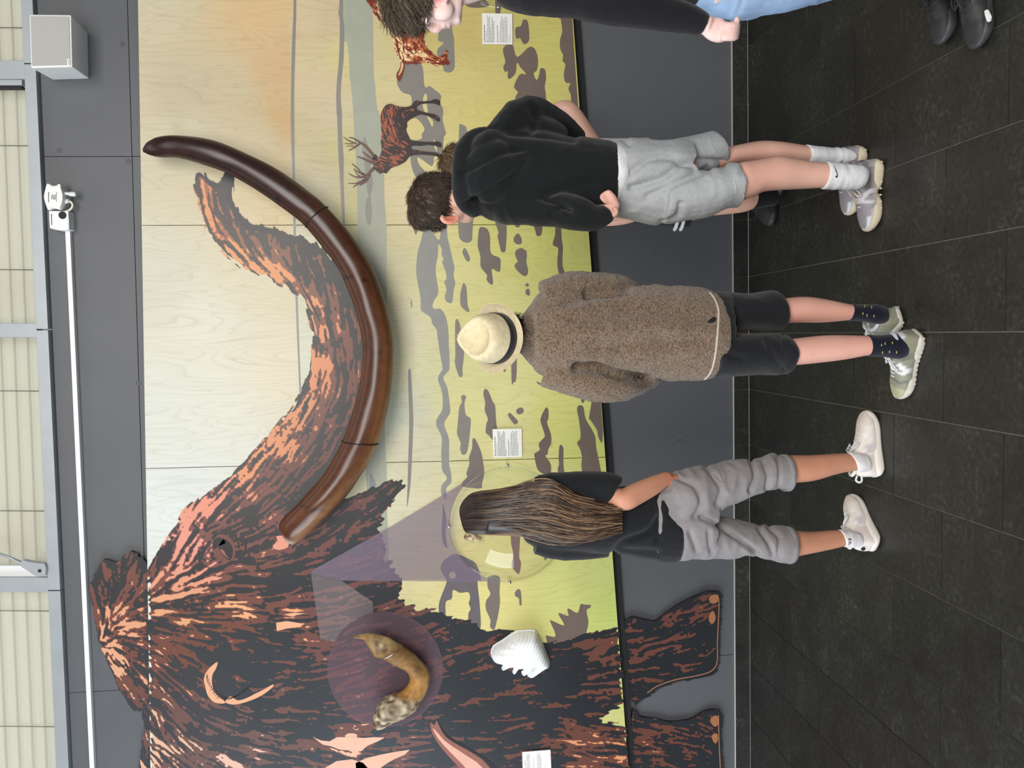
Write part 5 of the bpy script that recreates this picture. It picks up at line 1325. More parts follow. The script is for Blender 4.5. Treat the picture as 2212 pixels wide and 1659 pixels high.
# hair: brown crop
def flowB(p): return Vector((-.55, .25, -.9))
hB = [ellp(934, 432, -1.185, 52.5, 57, .098, .1), ellp(915, 455, -1.17, 32, 40, .085, .2), ellp(955, 415, -1.19, 32, 40, .085), ellp(940, 475, -1.15, 22, 22, .05)]
hair_cap(pb, hB, (66, 52, 42), lambda p: np.array((-.5, .2, -.85)), .030, 4200, .0013, seed=4)
M_HOOD = cloth('black_sweatshirt', (22, 25, 27), .9, .3, 500)
hood = [loftp([(1006,322,1010,446,-1.26,.085),(1035,300,1035,462,-1.29,.105),(1070,280,1068,476,-1.30,.118),(1120,276,1120,478,-1.31,.125),(1180,284,1180,478,-1.32,.125),(1240,294,1240,478,-1.32,.125),(1290,302,1290,470,-1.31,.122),(1318,308,1320,455,-1.305,.118),(1333,318,1330,430,-1.30,.108)]),
        # hood folded on the back
        ellp(1062, 372, -1.40, 58, 70, .055, .35), ellp(1045, 320, -1.36, 26, 45, .06, .6), ellp(1044, 290, -1.31, 14, 16, .03),
        tubep([(1040,284,-1.31,.018),(1018,300,-1.33,.028),(1000,330,-1.36,.032),(997,370,-1.385,.034),(998,410,-1.375,.034),(1008,440,-1.34,.032),(1028,458,-1.29,.026)]),
        # right sleeve: shoulder, elbow, back to the front
        tubep([(1090,305,-1.29,.078),(1118,262,-1.27,.074),(1150,248,-1.24,.066),(1190,268,-1.18,.064),(1222,290,-1.12,.058),(1243,306,-1.08,.050)]), ellp(1175, 290, -1.27, 62, 36, .07, .3),
        # left sleeve
        tubep([(1085,440,-1.32,.070),(1140,446,-1.37,.066),(1200,452,-1.41,.062),(1250,462,-1.44,.058),(1280,470,-1.44,.046),(1302,466,-1.435,.036),(1311,460,-1.43,.034)]),
        ellp(1255, 475, -1.42, 45, 20, .045, .1)]
ho = garment('hoodie', hood, M_HOOD, pb, .007, 6, .0035, (6, 6, 12), 1, .0008,
        crease([([(1000,372),(1040,352),(1085,330),(1130,322)], 1.0, 1.0), ([(1012,440),(1060,410),(1110,380),(1135,345)], 1.2, 1.0), ([(1180,430),(1210,440),(1230,455)], 1.4, .9), ([(1165,425),(1230,400),(1290,395)], 1.0, 1.2), ([(1100,285),(1160,290),(1240,300)], 1.2, 1.1), ([(1190,462),(1215,448),(1228,452)], 1.3, .7), ([(1150,235),(1158,262),(1150,280)], .8, .9)], .014, 8))
box_ = None
M_TEE = cloth('white_tshirt', (226,228,230), .8, .1, 300)
garment('undershirt', [loftp([(1318,310,1318,450,-1.305,.122),(1335,313,1338,440,-1.302,.120),(1344,316,1346,430,-1.30,.112)])], M_TEE, pb, .007, 3, .001)
M_SHORT = cloth('grey_marl_shorts', (172,175,178), .9, .2, 600, .08, 90)
sh = [loftp([(1326,309,1332,468,-1.30,.112),(1356,300,1376,477,-1.30,.122),(1420,304,1416,487,-1.30,.130),(1455,302,1455,484,-1.30,.130),(1490,306,1490,472,-1.30,.11)]),
      loftp([(1440,304,1440,395,-1.26,.11),(1480,296,1484,386,-1.25,.105),(1512,289,1534,372,-1.245,.10),(1531,285.5,1570,354,-1.24,.095)]),
      loftp([(1430,380,1430,487,-1.33,.112),(1480,370,1480,478,-1.34,.108),(1530,362,1528,469,-1.35,.102),(1567,354,1570,449,-1.355,.098),(1587,354,1599,446,-1.36,.095)])]
so_ = garment('shorts', sh, M_SHORT, pb, .006, 4, .0045, (9, 9, 5), 2, .0008,
        crease([([(1360,375),(1400,345),(1450,340),(1500,360)], 1.2, 1.0), ([(1365,405),(1430,385),(1480,350),(1560,352)], 1.5, 1.1), ([(1400,425),(1450,400),(1530,365)], 1.0, 1.0), ([(1345,300),(1360,312)], .8, .7), ([(1470,440),(1462,468),(1430,482)], 1.1, .8)], .013, 8))
SS_ = surf(so_, .0002)
M_SEAM = cloth('pale_grey_seam', (196,198,198))
for ln in ([(1520,291),(1532,310),(1548,330),(1560,350)], [(1574,362),(1586,390),(1590,415),(1586,444)], [(1340,440),(1350,455),(1352,468)]):
    v = [SS_(*p) for p in ln]; v = [p for p in v if p is not None]
    if len(v) > 2: tube('hem_seam', v, .0016, M_SEAM, pb, n=5, sub=4)
def line_tube(name, pts, rad, mat, person, sub=5): return tube(name, [W(*p) for p in pts], rad, mat, person, n=6, sub=sub)
# socks with ribs and the curved tick
M_SOCK = simple('white_ribbed_sock', rgb(232, 232, 236), .85, bump=.35, bscale=60, stretch=(1, 1, 9), spec=.2)
sock = lambda rows: garment('sock', [loftp(rows)], M_SOCK, pb, .004, 2, .0022, (8, 8, 45), 3, .0004)
sock([(1738,313,1746,351,-1.21,.050),(1752,316,1756,352,-1.21,.048),(1790,319,1795,352,-1.20,.042),(1822,320,1828,353,-1.20,.036),(1846,322,1850,350,-1.20,.026)])
sk2 = sock([(1784,350,1778,407.5,-1.37,.051),(1796,351,1792,409,-1.37,.050),(1830,355,1826,409,-1.37,.046),(1858,358,1852,408,-1.37,.038),(1874,364,1868,400,-1.37,.026)])
tick = smooth_closed(crop(1640, 280, .14467)([(1118,535),(1130,550),(1160,620),(1178,680),(1165,715),(1150,718),(1140,690),(1155,690),(1158,660),(1140,600)]), 3)
ss = surf(sk2, .0012); tv = [ss(a, b, -1.42) for a, b in tick]
def flat_world(name, V, mat, parent, thick=.0012):
    tris = tessellate_polygon([[Vector((v.x, v.z, 0)) for v in V]])
    F = [t if (V[t[1]]-V[t[0]]).cross(V[t[2]]-V[t[0]]).y < 0 else (t[0], t[2], t[1]) for t in tris]
    n = len(V); VV = list(V)+[v+Vector((0, thick, 0)) for v in V]
    F = list(F)+[tuple(n+i for i in reversed(t)) for t in F]+[(i, (i+1) % n, n+(i+1) % n, n+i) for i in range(n)]
    me = mesh_from(name, VV, F); fix_normals(me); return obj(name, me, mat, parent)
flat_world('sock_tick', tv, simple('black_knit', rgb(18, 18, 24), .8), pb)
# grey running shoes with cream soles
M_CREAM = simple('cream_foam', rgb(206, 194, 168), .7, noise=.06, nscale=40)
GREYS = dict(label='silver grey chunky running shoe with cream sole', m_sole=M_CREAM, m_collar=cloth('grey_mesh', (128,124,130)), m_tongue=cloth('grey_mesh', (128,124,130)), m_lace=cloth('cream_lace', (214,208,196)), wide=1.0, high=1.0, sole=.125, arch=.055, heelup=True, tread=11,
    paint=paint((150,146,150), [(blob(.30,.20,.20,.07), (118,114,118)), (stripe(.02,.30,.42,.14,.035), (96,92,98)), (stripe(.40,.14,.55,.30,.03), (196,196,204)), (stripe(.20,.27,.40,.30,.03), (160,156,172)), (blob(.70,.22,.13,.06), (150,144,154)), (stripe(.56,.30,.60,.14,.022), (206,206,212)), (stripe(.80,.16,.97,.13,.03), (206,212,222)), (blob(.12,.26,.10,.05), (108,104,108)), (lambda x, y, z: z < .15, (188,180,172))]))
hl = WF(1917,338)+Vector((0,.052,0)); tl = WF(1901,496)+Vector((0,.045,0)); d, L_ = floor_dir(hl, tl)
shoe(pb, (hl.x, hl.y), d, L_, GREYS, 1)
hr = WF(1876,312)+Vector((0,.03,0)); shoe(pb, (hr.x, hr.y), (-.93, .30), L_, GREYS, 1)

# =============================== visitor with straw hat and fleece jacket
YD_ = -1.50
pd_ = empty('person', (.0, YD_, 0), 'person in straw hat, brown fleece jacket and black shorts looking up at the tusk', 'person')
body = [loftp([(1570,660,1570,700,-1.46,.05),(1650,652,1650,696,-1.465,.05),(1687,645.5,1687,698,-1.47,.056),(1732,640.6,1730,697,-1.47,.058),(1771,644,1777,697,-1.47,.052),(1826,655,1833,692,-1.48,.038),(1860,661,1863,689,-1.48,.030),(1895,664,1898,692,-1.475,.026),(1910,668,1912,690,-1.47,.02)]),
        loftp([(1570,745,1570,785,-1.51,.05),(1660,740,1660,788,-1.53,.05),(1704,732.5,1706,789.5,-1.55,.060),(1777.6,724.4,1777.6,783,-1.56,.058),(1830,724,1830,776,-1.57,.048),(1873.7,725,1875,768,-1.58,.038),(1905,728,1908,767,-1.58,.033),(1935,728,1935,766,-1.58,.028),(1950,732,1950,764,-1.58,.02)]),
        loftp([(1150,690,1150,755,-1.48,.045),(1200,665,1200,780,-1.48,.06),(1300,665,1300,775,-1.49,.07),(1420,665,1420,775,-1.49,.07),(1520,665,1520,780,-1.49,.07),(1580,670,1580,775,-1.49,.06)]),
        tubep([(1180,720,-1.48,.058),(1140,720,-1.47,.055),(1100,724,-1.48,.055)]),
        ellp(1085, 728, -1.47, 46, 50, .09), ellp(1085, 726, -1.39, 36, 34, .05),
        tubep([(1185,668,-1.48,.035),(1280,640,-1.47,.030),(1335,640,-1.44,.028),(1372,652,-1.36,.025),(1392,660,-1.31,.022)]),
        tubep([(1185,780,-1.48,.035),(1250,808,-1.49,.032),(1310,818,-1.48,.03),(1370,806,-1.40,.026),(1400,795,-1.34,.022)])]
skin_body(body, pd_, (218,164,148), tints=((W(1780,750,-1.62), .10, (226,178,160), .5), (W(1765,737.5,-1.62), .006, (120,70,60), .8), (W(1758,766,-1.62), .006, (130,80,66), .7)))
def fleece_material():
    m, nt, b = nodes_of('brown_fleece'); N = nt.nodes.new; L = nt.links.new
    b.inputs['Roughness'].default_value = .95; b.inputs['Specular IOR Level'].default_value = .1; b.inputs['Sheen Weight'].default_value = .35
    tc = N('ShaderNodeTexCoord'); v = N('ShaderNodeTexVoronoi'); v.inputs['Scale'].default_value = 190; v.feature = 'SMOOTH_F1'
    n = N('ShaderNodeTexNoise'); n.inputs['Scale'].default_value = 130; n.inputs['Detail'].default_value = 5
    mx = N('ShaderNodeVectorMath'); mx.operation = 'MULTIPLY_ADD'; mx.inputs[1].default_value = (.012, .012, .012)
    L(tc.outputs['Object'], n.inputs['Vector']); L(n.outputs['Color'], mx.inputs[0]); L(tc.outputs['Object'], mx.inputs[2]); L(mx.outputs[0], v.inputs['Vector'])
    rp = N('ShaderNodeValToRGB'); e = rp.color_ramp.elements
    e[0].position = .05; e[0].color = rgb(150, 130, 110); e[1].position = .75; e[1].color = rgb(84, 68, 54)
    L(v.outputs['Distance'], rp.inputs[0]); L(rp.outputs[0], b.inputs['Base Color'])
    ad = N('ShaderNodeMath'); ad.operation = 'MULTIPLY_ADD'; ad.inputs[1].default_value = -1.0; L(v.outputs['Distance'], ad.inputs[0]); L(n.outputs['Fac'], ad.inputs[2])
    bp = N('ShaderNodeBump'); bp.inputs['Strength'].default_value = .9; bp.inputs['Distance'].default_value = .006
    L(ad.outputs[0], bp.inputs['Height']); L(bp.outputs[0], b.inputs['Normal'])
    return m
M_FLEECE = fleece_material()
jk = [loftp([(1131,680,1126,762,-1.485,.062),(1146,662,1145,782,-1.485,.078),(1166,636,1166,806,-1.49,.095),(1200,626,1205,815,-1.495,.115),(1270,630,1270,808,-1.50,.128),(1350,621,1350,812,-1.50,.132),(1430,616,1430,820,-1.50,.138),(1500,618,1500,824,-1.50,.14),(1524,624,1520,823,-1.50,.14),(1542,634,1536,816,-1.50,.138),(1556,655,1547,800,-1.50,.132)]),
      tubep([(1180,648,-1.49,.066),(1230,628,-1.49,.062),(1290,624,-1.48,.058),(1335,625,-1.45,.052),(1372,640,-1.38,.045),(1392,655,-1.32,.04)]),
      tubep([(1185,795,-1.49,.068),(1235,815,-1.51,.066),(1290,830,-1.52,.064),(1335,830,-1.50,.060),(1385,815,-1.42,.052),(1420,802,-1.34,.044)])]
jko = garment('fleece_jacket', jk, M_FLEECE, pd_, .006, 4, .005, (9, 9, 3), 5, .0022,
        crease([([(1245,795),(1290,795),(1340,812),(1400,822)], 2.2, 1.0), ([(1268,632),(1310,634),(1355,626)], 1.8, .9), ([(1240,690),(1330,672),(1440,680),(1540,690)], .7, 1.8), ([(1280,750),(1400,740),(1520,735)], .7, 1.8), ([(1225,655),(1270,640)], .8, 1.2), ([(1150,690),(1152,730),(1150,765)], .7, .7)], .016, 9))
sj = surf(jko, .0)
hb = [sj(x, y) for x, y in ((1533,632),(1543,645),(1551,664),(1552.5,685),(1551,710),(1549,735),(1546,762),(1541,788),(1533,808),(1522,819))]
tube('hem_binding', [p for p in hb if p is not None], .0042, cloth('pale_binding', (186,176,164)), pd_, n=6, sub=4)
M_BSH = cloth('black_sweat_shorts', (26,28,32), .85, .2, 500)
bs = [loftp([(1500,632,1500,814,-1.50,.125),(1545,630,1545,816,-1.50,.125),(1568,634,1568,812,-1.50,.11)]),
      loftp([(1530,630,1545,722,-1.47,.10),(1580,632,1580,718,-1.465,.10),(1625,632,1625,712,-1.46,.098),(1660,628,1662,715,-1.46,.096),(1676,632,1684,714,-1.46,.094),(1681,645,1686,700,-1.46,.086)]),
      loftp([(1540,722,1540,816,-1.53,.10),(1580,721,1580,814,-1.535,.10),(1640,720,1640,809,-1.54,.098),(1680,721,1676,809,-1.54,.096),(1697,724,1697,806,-1.54,.094),(1703,736,1706,784,-1.54,.082)])]
garment('shorts', bs, M_BSH, pd_, .006, 4, .003, (8, 8, 9), 6, .0006, crease([([(1655,735),(1670,770),(1690,800)], 1.0, .8), ([(1560,760),(1600,775)], .7, 1.0), ([(1690,724),(1695,760),(1692,800)], .8, .5)], .010, 8))
M_NAVY = cloth('navy_sock', (20,22,40), .85, .15, 400); NS = []
for rows in ([(1838,656,1832,694,-1.48,.044),(1860,658,1862,694,-1.48,.042),(1890,657,1892,700,-1.48,.040),(1912,662,1914,698,-1.475,.028)], [(1873,723,1875,771,-1.58,.044),(1905,724,1908,771,-1.58,.043),(1938,720,1938,775,-1.58,.040),(1956,726,1956,772,-1.58,.028)]):
    NS.append(garment('sock', [loftp(rows)], M_NAVY, pd_, .004, 2, .001, (8, 8, 20), 8, .0003))
M_CROWN = simple('yellow_knit', rgb(206, 200, 96), .8); M_DOT = simple('pale_knit_dot', rgb(170, 176, 180), .8)
D3 = crop(1680, 630, .16275); SN = surf(NS, .0010)
def crown_mark(x, y, Y, s=1.0, parent=pd_):
    q = [(-3,-4.6),(-.6,-5),(-1.4,-2.6),(.6,-2.2),(-2.2,0),(.6,1.8),(-1.2,2.6),(-.4,5),(-3,4.6),(-3.6,0)]
    v = [SN(x-a*s*.62, y+b*s*.62) for a, b in q]
    if all(p is not None for p in v): flat_world('sock_crown', v, M_CROWN, parent, .0008)
for (a, b) in ((1125,290),(1180,315),(1272,325),(1118,390),(1200,405),(1150,190),(1240,205)):
    x, y = D3([(a, b)])[0]; crown_mark(x, y, -1.5245+abs(y-676)**2*.00008, .9)
for (a, b) in ((1372,710),(1420,690),(1515,680),(1385,810),(1478,800),(1572,805),(1320,565),(1400,560),(1492,558)):
    x, y = D3([(a, b)])[0]; crown_mark(x, y, -1.6265+abs(y-745)**2*.00006, .9)
# pale olive trainers
OLIVE = dict(label='worn pale olive suede trainer with white laces', m_sole=simple('worn_white_rubber', rgb(196,190,180), .7, noise=.12, nscale=60), m_collar=cloth('pale_grey_lining', (188,190,196)), m_tongue=cloth('white_mesh', (206,206,206)), m_lace=cloth('white_lace', (222,224,228)), wide=1.02, high=1.0, sole=.10, tread=15,
    paint=paint((142,144,128), [(lambda x, y, z: (x < .12) & (z > .24), (196,198,206)), (blob(.12,.20,.14,.09), (134,132,112)), (stripe(.34,.27,.30,.16,.035), (112,114,104)), (stripe(.44,.26,.50,.16,.030), (226,226,228)), (stripe(.56,.24,.50,.16,.026), (222,222,224)), (stripe(.70,.22,.66,.14,.018), (110,112,104)), (blob(.88,.15,.10,.06), (172,172,140))]))
hl = WF(2004,716)+Vector((.0,.034,0)); tl = WF(1964,845)+Vector((.0,.03,0)); d, L_ = floor_dir(hl, tl); L_ = max(L_, .262)
shoe(pd_, (hl.x, hl.y), d, L_, OLIVE, 1)
hr = WF(1953,677)+Vector((0,.0,0)); shoe(pd_, (hr.x, hr.y), (-.50, .86), L_, OLIVE, 1)
# dark hair under the hat
hair_cap(pd_, [ellp(1098, 726, -1.49, 34, 44, .075), ellp(1112, 712, -1.50, 16, 32, .06), ellp(1075, 726, -1.45, 40, 44, .07)], (36,28,22), lambda p: np.array((0, .1, -1.)), .03, 900, .0013, seed=9)
# straw hat, tipped back
hat = empty('straw_hat', W(1074, 731, -1.525), 'cream straw trilby with black band', parent=pd_)
ax = Vector((.04, -.62, .78)).normalized()             # crown axis, leaning back to the camera
fx = Vector((-.06, 1, .0)); fx = (fx-ax*fx.dot(ax)).normalized(); rx = fx.cross(ax)
M_STRAW = simple('cream_straw', rgb(218,204,168), .75, noise=.10, nscale=70, bump=.35, bscale=380)
M_BANDB = cloth('black_hat_band', (24,24,32), .7, .1)
HC = W(1074, 731, -1.525)
def hp(r, a, z, ex=1.0): return HC+rx*(r*math.cos(a))+fx*(r*ex*math.sin(a))+ax*z
def hat_ring(r, zf, ex=1.12, n=48): return [hp(r, 2*math.pi*k/n, zf(2*math.pi*k/n), ex) for k in range(n)]
curl = lambda k: (lambda a: k*(abs(math.cos(a))**2)-k*.6*max(0, math.sin(a))**2+k*.35*max(0, -math.sin(a))**2)
RG = [hat_ring(.080, lambda a: .0), hat_ring(.095, curl(.004)), hat_ring(.108, curl(.012)), hat_ring(.117, curl(.024)), hat_ring(.1185, curl(.0255)), hat_ring(.117, lambda a: curl(.024)(a)-.003), hat_ring(.108, lambda a: curl(.012)(a)-.003), hat_ring(.078, lambda a: -.003)]
V, F = loft_data(RG, cap=False); me = mesh_from('brim', V, F); fix_normals(me); obj('brim', me, M_STRAW, hat, smooth=True)
def pinch(r, a, z):
    """teardrop crown, pinched at the front"""
    w = 1-.24*max(0, math.sin(a))**3*min(1, z/.06)*abs(math.cos(a))**.3*2
    return w
prof = [(.084, -.004), (.084, .012), (.083, .040), (.080, .066), (.075, .084), (.067, .095), (.058, .096), (.046, .086), (.030, .074), (.012, .070)]
RG = []
for r, z in prof:
    row = []
    for k in range(48):
        a = 2*math.pi*k/48; front = max(0, math.sin(a))
        x = r*math.cos(a)*(1-.34*front**2*min(1, max(0, z)/.07)); y = r*1.14*math.sin(a)
        zz = z*(1+.10*front) + (.010*front**4 if z > .08 and r > .05 else 0)
        row.append(HC+rx*x+fx*y+ax*zz)
    RG.append(row)
RG = interp_rings(RG, 3)
V, F = loft_data(RG); me = mesh_from('crown', V, F); fix_normals(me); displace(me, lambda c, n: .0012*vnoise(c, 45)); obj('crown', me, M_STRAW, hat, smooth=True)
RG = [[HC+rx*(r*math.cos(2*math.pi*k/48)*(1-.34*max(0, math.sin(2*math.pi*k/48))**2*max(0, z)/.07))+fx*(r*1.14*math.sin(2*math.pi*k/48))+ax*z for k in range(48)] for r, z in ((.0846, .002), (.0868, .003), (.0866, .028), (.0842, .030))]
V, F = loft_data(RG, cap=False); me = mesh_from('hat_band', V, F); fix_normals(me); obj('hat_band', me, M_BANDB, hat, smooth=True)
# frayed straw at the pinch
tip = HC+fx*.075+ax*.106
strands('fray', [tip+Vector((random.uniform(-.012, .012), random.uniform(-.008, .008), random.uniform(-.012, .004))) for _ in range(60)], [ax+Vector((random.uniform(-.6, .6), random.uniform(-.6, .6), random.uniform(-.3, .6))) for _ in range(60)], .010, .0007, attr_mat('straw_fibre', .7, .3), hat, [L3((226,212,178))]*60, seed=3)

# =============================== long-haired visitor
YE = -1.35
pe = empty('person', (-.62, YE, 0), 'person with long brown hair, black t-shirt and rolled grey cargo trousers', 'person')
body = [loftp([(1600,1010,1600,1048,-1.36,.04),(1680,995,1680,1040,-1.36,.045),(1703,984,1703,1043,-1.36,.052),(1753,983,1753.6,1039,-1.36,.050),(1804,980,1804,1024.5,-1.36,.042),(1832,979,1838,1018,-1.36,.034),(1858,982,1862,1015,-1.36,.028),(1872,986,1874,1010,-1.36,.02)]),
        loftp([(1600,1150,1600,1185,-1.34,.04),(1690,1154,1690,1196,-1.34,.045),(1711,1146.4,1709,1202,-1.34,.052),(1754,1149,1754,1194,-1.335,.048),(1800,1145.5,1800,1185,-1.33,.036),(1826,1146,1830,1178,-1.325,.032),(1848,1150,1850,1178,-1.32,.027),(1860,1153,1862,1176,-1.315,.02)]),
        loftp([(1120,1088,1120,1128,-1.33,.035),(1160,1075,1160,1160,-1.34,.05),(1230,1080,1230,1168,-1.34,.055),(1330,1085,1330,1168,-1.34,.055),(1420,1085,1420,1175,-1.345,.06),(1490,1075,1490,1175,-1.35,.06),(1510,1085,1510,1165,-1.35,.05)]),
        tubep([(1150,1110,-1.33,.05),(1110,1108,-1.32,.046),(1080,1108,-1.31,.05)]),
        ellp(1052, 1106, -1.31, 54, 42, .088), ellp(1070, 1106, -1.25, 38, 32, .05),
        # left arm inside the sleeve
        tubep([(1165,1158,-1.335,.03),(1230,1170,-1.335,.03),(1285,1172,-1.31,.028),(1330,1160,-1.22,.026)]),
        # right arm: elbow behind, hand in the pocket
        tubep([(1170,1066,-1.35,.03),(1250,1060,-1.39,.032),(1310,1066,-1.43,.036),(1345,1080,-1.46,.040),(1372,1068,-1.45,.040),(1405,1052,-1.43,.036),(1432,1038,-1.41,.029),(1446,1034,-1.40,.027)]),
        tube_data([W(1440,1035,-1.40), W(1456,1034,-1.39), W(1472,1036,-1.385)], [.027, .031, .026], 12, .6, 3, upv=(0, 1, 0))]
for i, (dy, l) in enumerate(((-9, 17), (-3, 22), (3, 21), (9, 15))):
    body.append(tubep([(1466,1036+dy*.8,-1.385,.0088),(1480,1037+dy,-1.38,.0085),(1480+l,1039+dy,-1.37,.0068)], n=8, sub=3))
body.append(tubep([(1444,1043,-1.405,.011),(1452,1046,-1.42,.0095),(1462,1047,-1.42,.0078)], n=8, sub=3))
skin_body(body, pe, (196,140,114), tints=((W(1350,1090,-1.49), .03, (214,150,126), .7), (W(1450,1034,-1.42), .03, (190,112,90), .6)))
M_BTEE = cloth('black_cotton', (24,26,30), .85, .2, 450)
tee = [loftp([(1120,1075,1122,1142,-1.335,.05),(1140,1056,1140,1172,-1.34,.072),(1170,1046,1170,1188,-1.345,.09),(1230,1050,1230,1190,-1.355,.098),(1330,1055,1330,1196,-1.36,.10),(1400,1042,1400,1208,-1.36,.11),(1435,1050,1447,1214,-1.36,.115),(1452,1075,1462,1207,-1.36,.115)]),
       ellp(1455, 1140, -1.38, 14, 42, .10),
       tubep([(1165,1062,-1.35,.060),(1215,1056,-1.38,.060),(1280,1054,-1.41,.060),(1318,1056,-1.43,.058),(1329,1060,-1.435,.052)]),
       tubep([(1160,1165,-1.34,.058),(1200,1174,-1.34,.056),(1255,1178,-1.33,.054),(1310,1172,-1.30,.052)])]
garment('tshirt', tee, M_BTEE, pe, .006, 4, .004, (8, 8, 10), 11, .0007, crease([([(1325,1196),(1350,1170),(1400,1150),(1420,1120)], 1.2, 1.0), ([(1420,1165),(1425,1110),(1415,1075)], 1.0, .9), ([(1350,1190),(1420,1195)], .7, 1.0), ([(1210,1070),(1240,1075),(1250,1060)], .8, .7)], .012, 8))
M_CARGO = cloth('grey_cargo_cotton', (138,134,136), .85, .2, 400, .08, 12)
pn = [loftp([(1410,1040,1410,1205,-1.36,.10),(1445,1024,1455,1208,-1.36,.112),(1490,1018,1490,1206,-1.36,.112),(1540,1030,1530,1200,-1.36,.10)]),
      loftp([(1440,1030,1465,1140,-1.38,.10),(1480,1016,1500,1124,-1.38,.104),(1530,1006,1550,1103,-1.375,.098),(1560,1001,1590,1086,-1.37,.092),(1598,993,1625,1070,-1.365,.086),(1638,991,1650,1059,-1.36,.080),(1668,982,1676,1058,-1.36,.078),(1690,983,1690,1059,-1.36,.076),(1702,985,1702,1059,-1.36,.076)]),
      loftp([(1460,1110,1460,1208,-1.35,.098),(1500,1118,1512,1205,-1.345,.094),(1546,1116,1546,1203,-1.34,.090),(1590,1124,1594,1203,-1.34,.086),(1615,1130,1614,1198,-1.34,.082),(1652,1135,1645,1203,-1.34,.078),(1690,1138,1684,1212,-1.34,.078),(1709,1140,1704,1214,-1.34,.077)])]
ct = garment('cargo_trousers', pn, M_CARGO, pe, .0055, 2, .0055, (10, 10, 22), 12, .0012,
        crease([([(1470,1035),(1500,1050),(1515,1085),(1500,1115)], 1.0, .8), ([(1525,1010),(1545,1030),(1560,1060),(1550,1090)], 1.1, .8), ([(1622,995),(1632,1030),(1620,1060)], 1.3, .6), ([(1650,1000),(1660,1030),(1655,1055)], 1.0, .6), ([(1515,1118),(1560,1140),(1610,1175),(1635,1195)], 1.5, .7), ([(1640,1140),(1660,1170),(1670,1200)], 1.1, .7), ([(1660,1138),(1685,1160),(1682,1200)], 1.0, .6), ([(1490,1150),(1505,1190)], 1.0, .7), ([(1530,1150),(1535,1190)], .9, .6), ([(1680,985),(1684,1020),(1682,1055)], .8, .5)], .013, 8))
# rolled cuffs and cargo flap
for a in ((1691,982,1691,1060,-1.36,.079), (1700,1138.5,1694,1215,-1.34,.079)):
    b = list(a); b[0] += 11; b[2] += 11
    r1 = pring(*a, n=30); r2 = pring(*b, n=30); c1 = sum(r1, Vector())/30; c2 = sum(r2, Vector())/30
    R_ = [[c1+(p-c1)*.97 for p in r1], [c1+(p-c1)*1.015 for p in r1], [c2+(p-c2)*1.015 for p in r2], [c2+(p-c2)*.95 for p in r2]]
    me = mesh_from('rolled_cuff', *loft_data(R_, cap=False)); fix_normals(me); displace(me, lambda c, n: .0015*vnoise(c, 30)); obj('rolled_cuff', me, M_CARGO, pe, smooth=True)
SC_ = surf(ct, .006); fl = [SC_(x, y, Y) for x, y, Y in ((1531,1012,-1.425),(1555,1008,-1.42),(1563,1020,-1.44),(1569,1034,-1.462),(1557,1043,-1.466),(1545,1030,-1.452))]
flat_world('pocket_flap', fl, M_CARGO, pe, .006)
# white trainers
WHITE = dict(label='plain white chunky trainer', m_sole=simple('white_rubber', rgb(232,226,218), .55), m_collar=cloth('white_lining', (222,216,212)), m_tongue=cloth('white_lining', (222,216,212)), m_lace=cloth('white_lace', (228,228,230)), wide=1.02, high=1.12, sole=.13, loop=True,
    paint=paint((230,222,216), [(blob(.30,.24,.16,.07), (218,208,204)), (stripe(.40,.30,.30,.17,.02), (238,234,230)), (stripe(.62,.26,.50,.15,.02), (238,234,230)), (blob(.40,.18,.07,.04), (206,198,208)), (blob(.86,.18,.12,.05), (220,208,200))]))
hl = WF(1918,1034)+Vector((0,.05,0)); tl = WF(1899,890)+Vector((0,.05,0)); d, L_ = floor_dir(hl, tl)
shoe(pe, (hl.x, hl.y), d, L_, WHITE, -1)
W2 = dict(WHITE); W2['loop'] = False
hr = WF(1905,1184)+Vector((.0,.012,0)); st, P_, zt_ = shoe(pe, (hr.x, hr.y), (.62, .78), L_, W2, 1)
M_WSOCK = cloth('white_ankle_sock', (226,224,226), .8, .1)
garment('sock', [loftp([(1832,977,1850,1019,-1.36,.036),(1848,977,1862,1020,-1.36,.035),(1872,982,1878,1016,-1.36,.026)])], M_WSOCK, pe, .004, 1, .0006)
es = garment('sock', [loftp([(1812,1144,1824,1182,-1.327,.036),(1834,1146,1842,1183,-1.325,.036),(1858,1151,1862,1180,-1.32,.026)])], M_WSOCK, pe, .004, 1, .0006)
# letters on the left sock (cut off by the shoe edge, as in the photo) and the small mark on the shoe
SE = surf(es, .0010)
def glyph(pts, Y, mat=M_BLACK): return flat_world('sock_letter', [SE(a, b, Y) for a, b in pts], mat, pe, .0008)
E4c = crop(1700, 1090, .1085)
glyph(E4c([(1225,678),(1278,674),(1278,690),(1240,692),(1240,704),(1252,704),(1252,712),(1228,714)]), -1.362)
glyph(E4c([(1262,694),(1278,692),(1278,716),(1258,718),(1258,708),(1264,708)]), -1.362)
glyph(E4c([(1222,742),(1268,740),(1278,748),(1278,770),(1268,776),(1222,780),(1222,770),(1262,764),(1262,752),(1222,754)]), -1.361)
glyph(E4c([(1210,806),(1240,785),(1262,800),(1262,808),(1246,800),(1216,812)]), -1.358, M_GREYTXT)
def shoe_mark(P, zt):
    q = [(.10,.120,.20),(.075,.122,.215),(.06,.122,.235),(.07,.122,.225),(.11,.121,.19)]
    me = mesh_from('shoe_mark', *tube_data([P(-.012, -.02, .285), P(-.014, .0, .275), P(-.014, .02, .262)], [.004, .009, .004], 6)); fix_normals(me)
    obj('shoe_mark', me, M_BLACK, st)
shoe_mark(P_, zt_)
